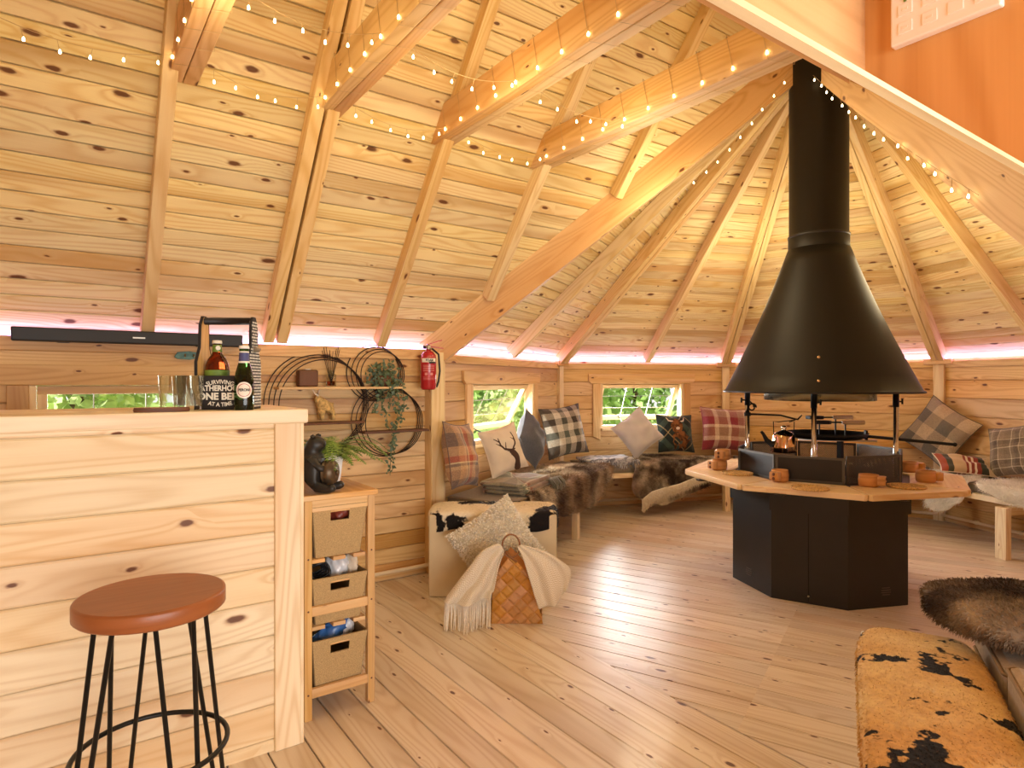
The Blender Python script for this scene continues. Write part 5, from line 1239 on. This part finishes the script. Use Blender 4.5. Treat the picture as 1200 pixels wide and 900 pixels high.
a0, a1 = sd2(746), sd2(850); drape('reindeer_hide', 'dark brown reindeer hide with pale edge hanging off the bench below the wide back window', 'deerfur', K1, n2, s2_, (a0 + a1) / 2, .56, (lambda g: lambda th: (g(th)[0], g(th)[1] * (1 - .30 * g(th)[0] / ((a1 - a0) / 2)) if g(th)[1] > 0 else g(th)[1]))(lobes((a1 - a0) / 2, .44, ((3, .10, .5), (4, .08, 2.2), (7, .05, 1)))), zs + .01, seed=2, furn=16000, flen=.03)
# pale edge of the hide
hide_t = bpy.data.objects['reindeer_hide']; mb = MB(); pn = K1 + n2 * (BD + .055); pth = [on_pl(x, y, pn, n2) for x, y in ((752, 592), (764, 582), (778, 577), (796, 572), (814, 564), (834, 557), (850, 553))]
mb.grid(lambda u, v: pth[min(5, int(u * 6))].lerp(pth[min(5, int(u * 6)) + 1], u * 6 - min(5, int(u * 6))) + UP * ((v - .5) * (.11 - .05 * u)) + n2 * (.012 * math.sin(v * 3.14)), 24, 6); mb.build('pale_edge', M['sheep'], hide_t, solid=.008); fur(mb, 3500, .03, 'pale_pile', plain('cream_fur', 'E4D6BC', .95, sheen=.3), hide_t, lie=-UP * .6, seed=31)
drape('sheepskin', 'white fleece hanging over the bench edge beneath the right stove table corner', 'sheep', K3, n4, s4, .60, .56, lobes(.20, .36, ((3, .10, 0), (4, .12, 1))), zs + .01, seed=3, furn=5000, flen=.05, group='white fleeces')
drape('sheepskin', 'white fleece lying over the right bench beside the striped knitted cushion', 'sheep', K3, n4, s4, 1.22, .42, lobes(.34, .30, ((3, .10, 2), (5, .10, 1))), zs + .005, seed=4, furn=6000, flen=.05, group='white fleeces')
# folded throws
def folded(name, label, mat, A, n, s, s0, s1_, q0, q1, z, layers, seed, fringe=None, th=.028, fr_mat=None):
    c = A + s * ((s0 + s1_) / 2) + n * ((q0 + q1) / 2) + UP * z; t = thing(name, label, 'throw blanket', c, 'folded throws on the benches')
    for k in range(layers):
        mb = MB(); zz = z + k * th; ds = .015 * math.sin(k * 2.1 + seed)
        def f(u, v, top=True):
            a = u * 2 * math.pi; e = lambda x: math.copysign(abs(x) ** .35, x)
            x = (s0 + s1_) / 2 + ds + e(math.cos(a)) * (s1_ - s0) / 2 * 1.; b = v
            return A
        W_, D_ = (s1_ - s0), (q1 - q0)
        def g(u, v):
            # rounded slab: v runs from under, round the edge, to the top centre
            a = u * 2 * math.pi; e = lambda x: math.copysign(abs(x) ** .3, x)
            prof_ = [(0., 0.), (.97, 0.), (1.0, .5), (.97, 1.), (.7, 1.06), (0., 1.0)]
            i = min(4, int(v * 5)); f_ = v * 5 - i; r = prof_[i][0] + (prof_[i + 1][0] - prof_[i][0]) * f_; h = prof_[i][1] + (prof_[i + 1][1] - prof_[i][1]) * f_
            x = e(math.cos(a)) * W_ / 2 * r; y = e(math.sin(a)) * D_ / 2 * r
            wv = .007 * math.sin(x * 23 + seed + k) + .006 * math.sin(y * 31 + seed * 2)
            return A + s * ((s0 + s1_) / 2 + x + ds) + n * ((q0 + q1) / 2 + y + .01 * math.sin(k * 1.7 + seed)) + UP * (zz + h * th * .98 + wv * (r < .99) * min(1, h) * .8)
        mb.grid(g, 40, 10, cu=True, uvf=lambda u, v: (math.cos(u * 6.283) * W_ / 2 * (1 - abs(v - .5)), math.sin(u * 6.283) * D_ / 2 * (1 - abs(v - .5)))); mb.build('fold', M[mat], t)
    if fringe:
        mb = MB(); fs0, fs1, fq, fl, dirv = fringe
        for i in range(46):
            a = fs0 + (fs1 - fs0) * i / 45 + rnd(-.004, .004); p = A + s * a + n * fq + UP * (z + th * layers * .7); d = dirv * rnd(.6, 1.1); L = fl * rnd(.75, 1.15)
            mb.tube([p, p + d * L * .35 + UP * .006, p + d * L * .6 - UP * L * .2 + s * rnd(-.012, .012), p + d * L * .7 - UP * L * .6 + s * rnd(-.02, .02)], [.004, .0045, .004, .002], 5)
        o = mb.build('fringe', M[fr_mat or mat], t); o['kind'] = 'stuff'
    return t
a0, a1 = sd1(541), sd1(624); folded('tartan_throw', 'folded green and brown tartan throw with fringe on the bench above the ottoman', 'foldplaid', K0, n1, s1, .30, .86, .22, .60, zs + .004, 3, 1, (.70, .92, .58, .13, n1), fr_mat=None)
a0, a1 = sd2(668), sd2(742); folded('grey_throw', 'folded blue grey throw with fringe between the checked and pale grey cushions', 'bluethrow', K1, n2, s2_, .10, .62, .22, .58, zs + .004, 2, 2, (.12, .62, .56, .12, n2))

# ---- cowhide ottoman at the bench corner with shaggy cushion, basket and throw
ax_ = RT; ay_ = FW
def ottoman(name, label, o, ax, ay, wd, dp, h, hide, over=.05, body='leather', seed=0, furn=6000):
    """o: near left top corner on plan; ax along, ay away"""
    c = o + ax * wd / 2 + ay * dp / 2; t = thing(name, label, 'ottoman', V((c.x, c.y, 0)))
    mb = MB(); mb.box(V((c.x, c.y, (h - .02) / 2)), wd - .02, dp - .02, h - .022, (ax, ay, UP)); mb.build('body', M[body], t, bevel=.010)
    mb = MB()
    def f(u, v):
        a = u * 2 * math.pi + math.pi / 4; e = lambda x: math.copysign(min(1, abs(x) * 1.6), x)
        # square ring path
        q = (u * 4) % 4; i = int(q); k = q - i; cs = [(-1, -1), (1, -1), (1, 1), (-1, 1)]; A_, B_ = cs[i], cs[(i + 1) % 4]; x = A_[0] + (B_[0] - A_[0]) * k; y = A_[1] + (B_[1] - A_[1]) * k
        L = max(1., (abs(x) ** 6 + abs(y) ** 6) ** (1 / 6)); x /= L; y /= L
        ov = over + .012 * math.sin(u * 31 + seed) + .008 * math.sin(u * 67 + seed)
        if v < .25: w2 = v / .25; return V((c.x, c.y, 0)) + ax * (x * (wd / 2 + .004)) + ay * (y * (dp / 2 + .004)) + UP * (h - .03 - ov * (1 - w2))
        if v < .45: th = (v - .25) / .2 * math.pi / 2; return V((c.x, c.y, 0)) + ax * (x * (wd / 2 - .026 + .03 * math.cos(th))) + ay * (y * (dp / 2 - .026 + .03 * math.cos(th))) + UP * (h - .03 + .03 * math.sin(th))
        w2 = 1 - (v - .45) / .55; return V((c.x, c.y, 0)) + ax * (x * (wd / 2 - .026) * w2) + ay * (y * (dp / 2 - .026) * w2) + UP * (h + .010 * (1 - w2 * w2))
    mb.grid(f, 96, 22, cu=True); mb.build('hide_cover', M[hide], t, solid=.004, off=-1)
    if furn: fur(mb, furn, .009, 'pile', M[hide], t, lie=-UP * .2 + ax * 1.2, wd=.0009, seed=seed + 9)
    return t
oz = .40 * S
o1 = on_z(500, 701, 0); ottoman('cowhide_ottoman', 'cream ottoman box topped with black and white cowhide beside the corner post', o1, RT, FW, .795, .36, oz, 'cow', .075, seed=1)
T0 = V((1.626 * S, .79 * S, 0)); fa = V((-.893, -.45, 0)); fb = V((.45, -.893, 0))
ottoman('long_ottoman', 'long white stool covered with tan and black cowhide, next to brown seat cushions', T0, fa, fb, .96, .315, oz, 'tancow', .045, 'white', 4, 9000)
# bench beside it with cushions
bz = .44
t = thing('cushion_bench', 'low pine bench carrying brown seat cushions beside the tan cowhide stool', 'bench', T0 + fb * .6 + fa * .3); mb = MB()
mb.box(T0 + fb * .45 + fa * .36 + UP * (bz - .03), .96, .22, .05, (fa, fb, UP)); mb.build('seat', M['trim'], t, bevel=.004)
for x in (-.02, .82):
    for y in (.375, .53):
        mb = MB(); mb.box(T0 + fb * y + fa * x + UP * ((bz - .055) / 2), .06, .06, bz - .055, (fa, fb, UP)); mb.build('leg', M['trim'], t)
def block(label, a0, a1, b0, b1, z, h):
    c = T0 + fa * ((a0 + a1) / 2) + fb * ((b0 + b1) / 2); t = thing('seat_cushion', label, 'seat cushion', c + UP * z, 'brown seat cushions by the tan cowhide stool'); mb = MB()
    mb.box(c + UP * (z + h / 2), a1 - a0, b1 - b0, h, (fa, fb, UP)); mb.build('cover', M['taupe'], t, bevel=.022)
    for zz in (z + .012, z + h - .012):
        mb = MB(); k = .016; pts = [(a0 + k, b0), (a1 - k, b0), (a1, b0 + k), (a1, b1 - k), (a1 - k, b1), (a0 + k, b1), (a0, b1 - k), (a0, b0 + k)]
        mb.tube([T0 + fa * x + fb * y + UP * zz for x, y in pts], .005, 6, closed=True); mb.build('piping', plain('piping_brown', '8A7252', .9), t)
block('thick brown piped seat cushion, nearer one beside the tan cowhide stool', .30, .80, .335, .57, bz - .004, .135); block('thick brown piped seat cushion half hidden beneath the folded fur', -.16, .285, .335, .57, bz - .004, .105)
# folded fur on top
fcx = on_z(1182, 738, bz + .12); t = thing('folded_fur', 'thick folded dark brown fur lying on the brown seat cushions', 'fur', fcx)
mb = MB()
def ff(u, v):
    a, b = u * 2 * math.pi, (v - .5) * math.pi; e = lambda x, p: math.copysign(abs(x) ** p, x)
    k = 1 + .06 * math.sin(3 * a + 1) + .04 * math.sin(5 * b + 2 * a); x = e(math.cos(b), .5) * e(math.cos(a), .75) * .24 * k; y = e(math.cos(b), .5) * e(math.sin(a), .75) * .20 * k; z = e(math.sin(b), .8) * .062 * (1 + .22 * math.sin(4 * x * 6 + 1) * math.cos(y * 9))
    return fcx + RT * (x + .03) + FW * (y - .02) + UP * (z + .055)
mb.grid(ff, 60, 24, cu=True); mb.build('hide', M['darkfur'], t); fur(mb, 16000, .013, 'pile', M['darkfur'], t, lie=RT * -.5, wd=.0010, seed=8)

# ---- shaggy cushion, woven basket and throw on the floor
zc_ = 2.92 * S
cpos = at(583, 640, zc_ - .115); P_ = Pillow(cpos, .44, .44, .15, YAW + math.pi, .16, .60, 3)
t = thing('shaggy_cushion', 'cream shaggy cushion standing on a corner against the cowhide ottoman', 'cushion', (P_.c.x, P_.c.y, P_.low())); mb = P_.mesh(); mb.build('cover', plain('shaggy_gap_shade', 'D6C9AE', .95), t); fur(mb, 9000, .014, 'pile', M['shag'], t, wd=.0042, tip=.1, seed=12)  # cover darker than the strands: shade between loops put into its colour
# basket: front and back of birch strips woven on the slant, rising to a point with a ring handle
b0 = on_z(606, 731, 0); zb = (b0 - EYE).dot(FW); bx, by = RT, FW
kx = zb / FPX
W_ = 62 * kx * .98; H1 = .245; H2 = .37; BDp = .17
o = on_z(575.5, 731, 0); basket_t = thing('woven_basket', 'tall basket woven from slanting birch strips with pointed side and ring handle', 'basket', (b0 + by * BDp / 2))
def clip_half(poly, fn):
    out = []
    for i in range(len(poly)):
        a, b = poly[i - 1], poly[i]; fa_, fb_ = fn(a), fn(b)
        if (fa_ >= 0) != (fb_ >= 0): k = fa_ / (fa_ - fb_); out.append((a[0] + (b[0] - a[0]) * k, a[1] + (b[1] - a[1]) * k))
        if fb_ >= 0: out.append(b)
    return out
def woven(outline, O_, ex, ez, nn, name):
    cen = (sum(p[0] for p in outline) / len(outline), sum(p[1] for p in outline) / len(outline)); mb = MB(); cs = .052; r2 = math.sqrt(.5)
    for i in range(-12, 14):
        for j in range(-12, 14):
            g = .0012; q = [(i * cs + g, j * cs + g), ((i + 1) * cs - g, j * cs + g), ((i + 1) * cs - g, (j + 1) * cs - g), (i * cs + g, (j + 1) * cs - g)]
            q = [(cen[0] + (x - y) * r2, cen[1] + (x + y) * r2) for x, y in q]
            for k in range(len(outline)):
                a, b = outline[k - 1], outline[k]; q = clip_half(q, lambda p: (b[0] - a[0]) * (p[1] - a[1]) - (b[1] - a[1]) * (p[0] - a[0]))
                if len(q) < 3: break
            if len(q) < 3: continue
            m0 = (sum(p[0] for p in q) / len(q), sum(p[1] for p in q) / len(q)); par = (i + j) % 2; bb = len(mb.v); rr = rnd(); ou = rnd(0, 50)
            bulge = .005
            inner = [(m0[0] + (p[0] - m0[0]) * .6, m0[1] + (p[1] - m0[1]) * .6) for p in q]
            T = lambda p, d: O_ + ex * p[0] + ez * p[1] + nn * d
            uvr = lambda p: ((p[0] + (p[1] if par else -p[1])) * r2 + ou, (p[1] + (-p[0] if par else p[0])) * r2 + ou)
            mb.v += [T(p, 0) for p in q] + [T(p, bulge) for p in inner]; k_ = len(q)
            for z in range(k_): z2 = (z + 1) % k_; mb.face([bb + z, bb + z2, bb + k_ + z2, bb + k_ + z], [uvr(q[z]), uvr(q[z2]), uvr(inner[z2]), uvr(inner[z])], rr, 0, False)
            mb.face([bb + k_ + z for z in range(k_)], [uvr(p) for p in inner], rr)
    mb.poly([O_ + ex * p[0] + ez * p[1] - nn * .003 for p in outline]); return mb.build(name, M['birch'], basket_t)
ol = [(0, 0), (W_, 0), (W_ * .80, H1), (W_ * .375, H2), (.03 * W_, H1)]
woven(ol, o, bx, UP, -by, 'front_weave')
ob = o + by * BDp; woven([(W_ - p[0], p[1]) for p in ol][::-1] if False else [(0, 0), (W_, 0), (W_ * .97, H1), (W_ * .62, H2), (W_ * .20, H1)], ob + bx * W_, -bx, UP, by, 'back_weave')
woven([(0, 0), (BDp, 0), (BDp, H1), (0, H1)], o + bx * W_ * .97, by, UP, bx, 'side_weave'); woven([(0, 0), (BDp, 0), (BDp, H1), (0, H1)], ob + bx * .02, -by, UP, -bx, 'side_weave')
mb = MB(); mb.box(o + bx * W_ / 2 + by * BDp / 2 + UP * .006, W_ * .97, BDp * .96, .010, (bx, by, UP)); mb.build('bottom', M['birch'], basket_t)
hc = o + bx * (W_ * .385) + UP * (H2 + .050) - by * .004; mb = MB(); mb.tube([hc + bx * (math.cos(a * .2618) * .048) + UP * (math.sin(a * .2618) * .062) for a in range(24)], .0048, 8, closed=True); mb.build('ring_handle', M['rattan'], basket_t)
mb = MB(); mb.tube([hc - UP * .058 - bx * .03 + UP * .03, hc - UP * .062, hc - UP * .085 + bx * .03], .007, 8); mb.build('handle_tie', M['rattan'], basket_t)
# throw hanging out over both sides, one cloth seen as two drapes joined inside the basket
t = thing('herringbone_throw', 'cream herringbone throw with long fringe spilling over both sides of the birch basket', 'throw blanket', o - bx * .1 - by * .05)
def cloth(rows, depth_f, fold, mat, name, nu=34, nv=26, ph=0.):
    """rows: curves in the view plane of the basket (offset x, height z), from the basket lip outwards"""
    def cr(pts, f):
        k = f * (len(pts) - 1); i = min(len(pts) - 2, int(k)); w2 = k - i; p0 = pts[max(0, i - 1)]; p1 = pts[i]; p2 = pts[i + 1]; p3 = pts[min(len(pts) - 1, i + 2)]
        return tuple(.5 * (2 * b + (c_ - a) * w2 + (2 * a - 5 * b + 4 * c_ - d) * w2 ** 2 + (3 * b - a - 3 * c_ + d) * w2 ** 3) for a, b, c_, d in zip(p0, p1, p2, p3))
    mb = MB()
    def f(u, v):
        x, z = cr([cr(r_, v) for r_ in rows], u)
        return o + bx * x + UP * max(.012, z) - by * (depth_f(u, v) + fold * math.sin(u * 14 + ph) * (.25 + v))
    mb.grid(f, nu, nv, uvf=lambda u, v: (u * .30, v * .40)); ob_ = mb.build(name, M[mat], t, solid=.006); return f
pz = lambda py: (731 - py) * kx; pxx = lambda px: (px - 575.5) * kx
Rw = lambda pts: [(pxx(x), pz(y)) for x, y in pts]
left_rows = [Rw([(584, 636), (566, 644), (551, 662), (534, 684), (522, 700)]), Rw([(587, 638), (570, 650), (558, 672), (543, 690), (531, 702)]), Rw([(589, 641), (577, 655), (563, 680), (553, 690), (545, 703)]), Rw([(590, 644), (582, 660), (572, 685), (566, 692), (561, 700)]), Rw([(590, 646), (584, 664), (579, 688), (577, 690), (575, 697)])]
fl = cloth(left_rows, lambda u, v: .015 + .05 * math.sin(math.pi * min(1, u * 1.1)) * v + .03 * v, .020, 'herring', 'left_drape')
right_rows = [Rw([(606, 640), (612, 650), (618, 668), (625, 690), (631, 708)]), Rw([(608, 639), (620, 652), (630, 668), (637, 690), (643, 706)]), Rw([(610, 638), (628, 648), (642, 664), (650, 686), (652, 702)]), Rw([(611, 638), (634, 646), (652, 658), (662, 676), (660, 692)]), Rw([(611, 638), (638, 646), (658, 658), (668, 668), (667, 682)])]
cloth(right_rows, lambda u, v: .012 + .05 * v + .03 * math.sin(math.pi * u) * v - .06 * u * v, .016, 'herring', 'right_drape', ph=2.)
mb = MB()
for i in range(46):
    u = i / 45; p = fl(u, 1.0); L = .13 + .045 * math.sin(i * 1.7) ** 2; sw = V((rnd(-.012, .012), rnd(-.012, .012), 0)); zt_ = max(.006, p.z - L)
    mb.tube([p + UP * .004, p - UP * (p.z - zt_) * .5 + sw * .6 - by * .006, V((p.x, p.y, zt_)) + sw - by * (.012 + (L - (p.z - zt_)) * .6)], [.0036, .0034, .0022], 5)
o_ = mb.build('fringe', M['shag'], t); o_['kind'] = 'stuff'
# ================================================================= fairy lights
cw = M['cream']
bulb_src = None
def string(label, pts, bulbs, group='fairy lights under the roof', drop=.0):
    global bulb_src
    t = thing('fairy_light_string', label, 'fairy lights', pts[0], group); mb = MB(); mb.tube(pts, .0012, 5); wire_o = None
    segs_ = []; tot = 0
    for a, b in zip(pts, pts[1:]): tot += (b - a).length; segs_.append(tot)
    pos = []
    for i in range(bulbs):
        d = tot * (i + .5) / bulbs; k = next(j for j, x in enumerate(segs_) if x >= d); a, b = pts[k], pts[k + 1]; f = 1 - (segs_[k] - d) / max(1e-6, (b - a).length); p = a.lerp(b, f)
        q = p + V((rnd(-.01, .01), rnd(-.01, .01), -drop * rnd(.5, 1.2))) if drop else p
        if drop: mb.tube([p, q], .0011, 4)
        pos.append(q)
    mb.build('wire', M['fairywire'], t)
    for q in pos:
        if bulb_src is None:
            m2 = MB(); m2.lathe((0, 0, 0), [(.0005, -.007), (.0040, -.005), (.0046, 0), (.0028, .007), (.0005, .010)], 10); bulb_src = m2.build('bulb', M['bulb'], t); bulb_src.location = q - pts[0]
        else:
            o = bulb_src.copy(); C.objects.link(o); o.parent = t; o.location = q - pts[0]
    return t
M['fairywire'] = plain('clear_wire', 'C8A878', .4)
names = ('collar beam nearest the eye', 'second collar beam out', 'third collar beam out', 'collar beam next to the chimney')
for k, (x, yl, yr) in enumerate(COL):
    pts = []; n_ = 11
    for i in range(n_ * 4 + 1):
        f = i / (n_ * 4); y = yl - .06 + (yr + .1 - yl) * f; c = i % 4; dx, dz = ((.060, -.005), (.060, .178), (-.060, .178), (-.060, -.005))[c]
        pts.append(V((x + dx, y, HC + dz)))
    string('warm fairy light string wound round the ' + names[k], pts, 22)
def sag(a, b, n, dip): return [a.lerp(b, i / n) - UP * (dip * 4 * (i / n) * (1 - i / n)) for i in range(n + 1)]
sw = (('running to the nearest collar beam', -.35, 0), ('between first and second collar beams', 0, 1), ('between the second and third collar beams', 1, 2), ('between third collar and chimney side beam', 2, 3))
for lab, i, j in sw:
    xa = COL[0][0] - .7 if i == -.35 else COL[i][0] + .06; xb = COL[j][0] - .06
    for k, (f, w2) in enumerate(((.10, 'lower'), (.45, 'upper'))):
        ya = COL[j][1] + (COL[j][2] - COL[j][1]) * f; string('fairy light swag %s, the %s one' % (lab, w2), sag(V((xa, ya + .05, HC + .05)), V((xb, ya, HC + .03)), 12, .06), 6, drop=.04)
a = E[6].lerp(AP, .28) + V((-.02, .06, -.19)); b = E[6].lerp(AP, .94) + V((-.03, .08, -.20)); string('warm fairy light string along the valley beam right of the chimney', sag(a, b, 20, .03), 16, drop=.04)
a = V((COL[3][0] - .2, .55, HC - .05)); 
a = E[0].lerp(AP, .62) + V((.1, -.1, -.2)); b = AP + V((-.34, .0, -.34)); string('warm fairy light string running from the long valley beam to the chimney top', sag(a, b, 14, .05), 9, drop=.03)
string('warm fairy light string hung close under the porch boards', sag(V((.9, .75, 2.45)), V((2.7, 1.35, 3.05)), 14, .05), 14, drop=.04)
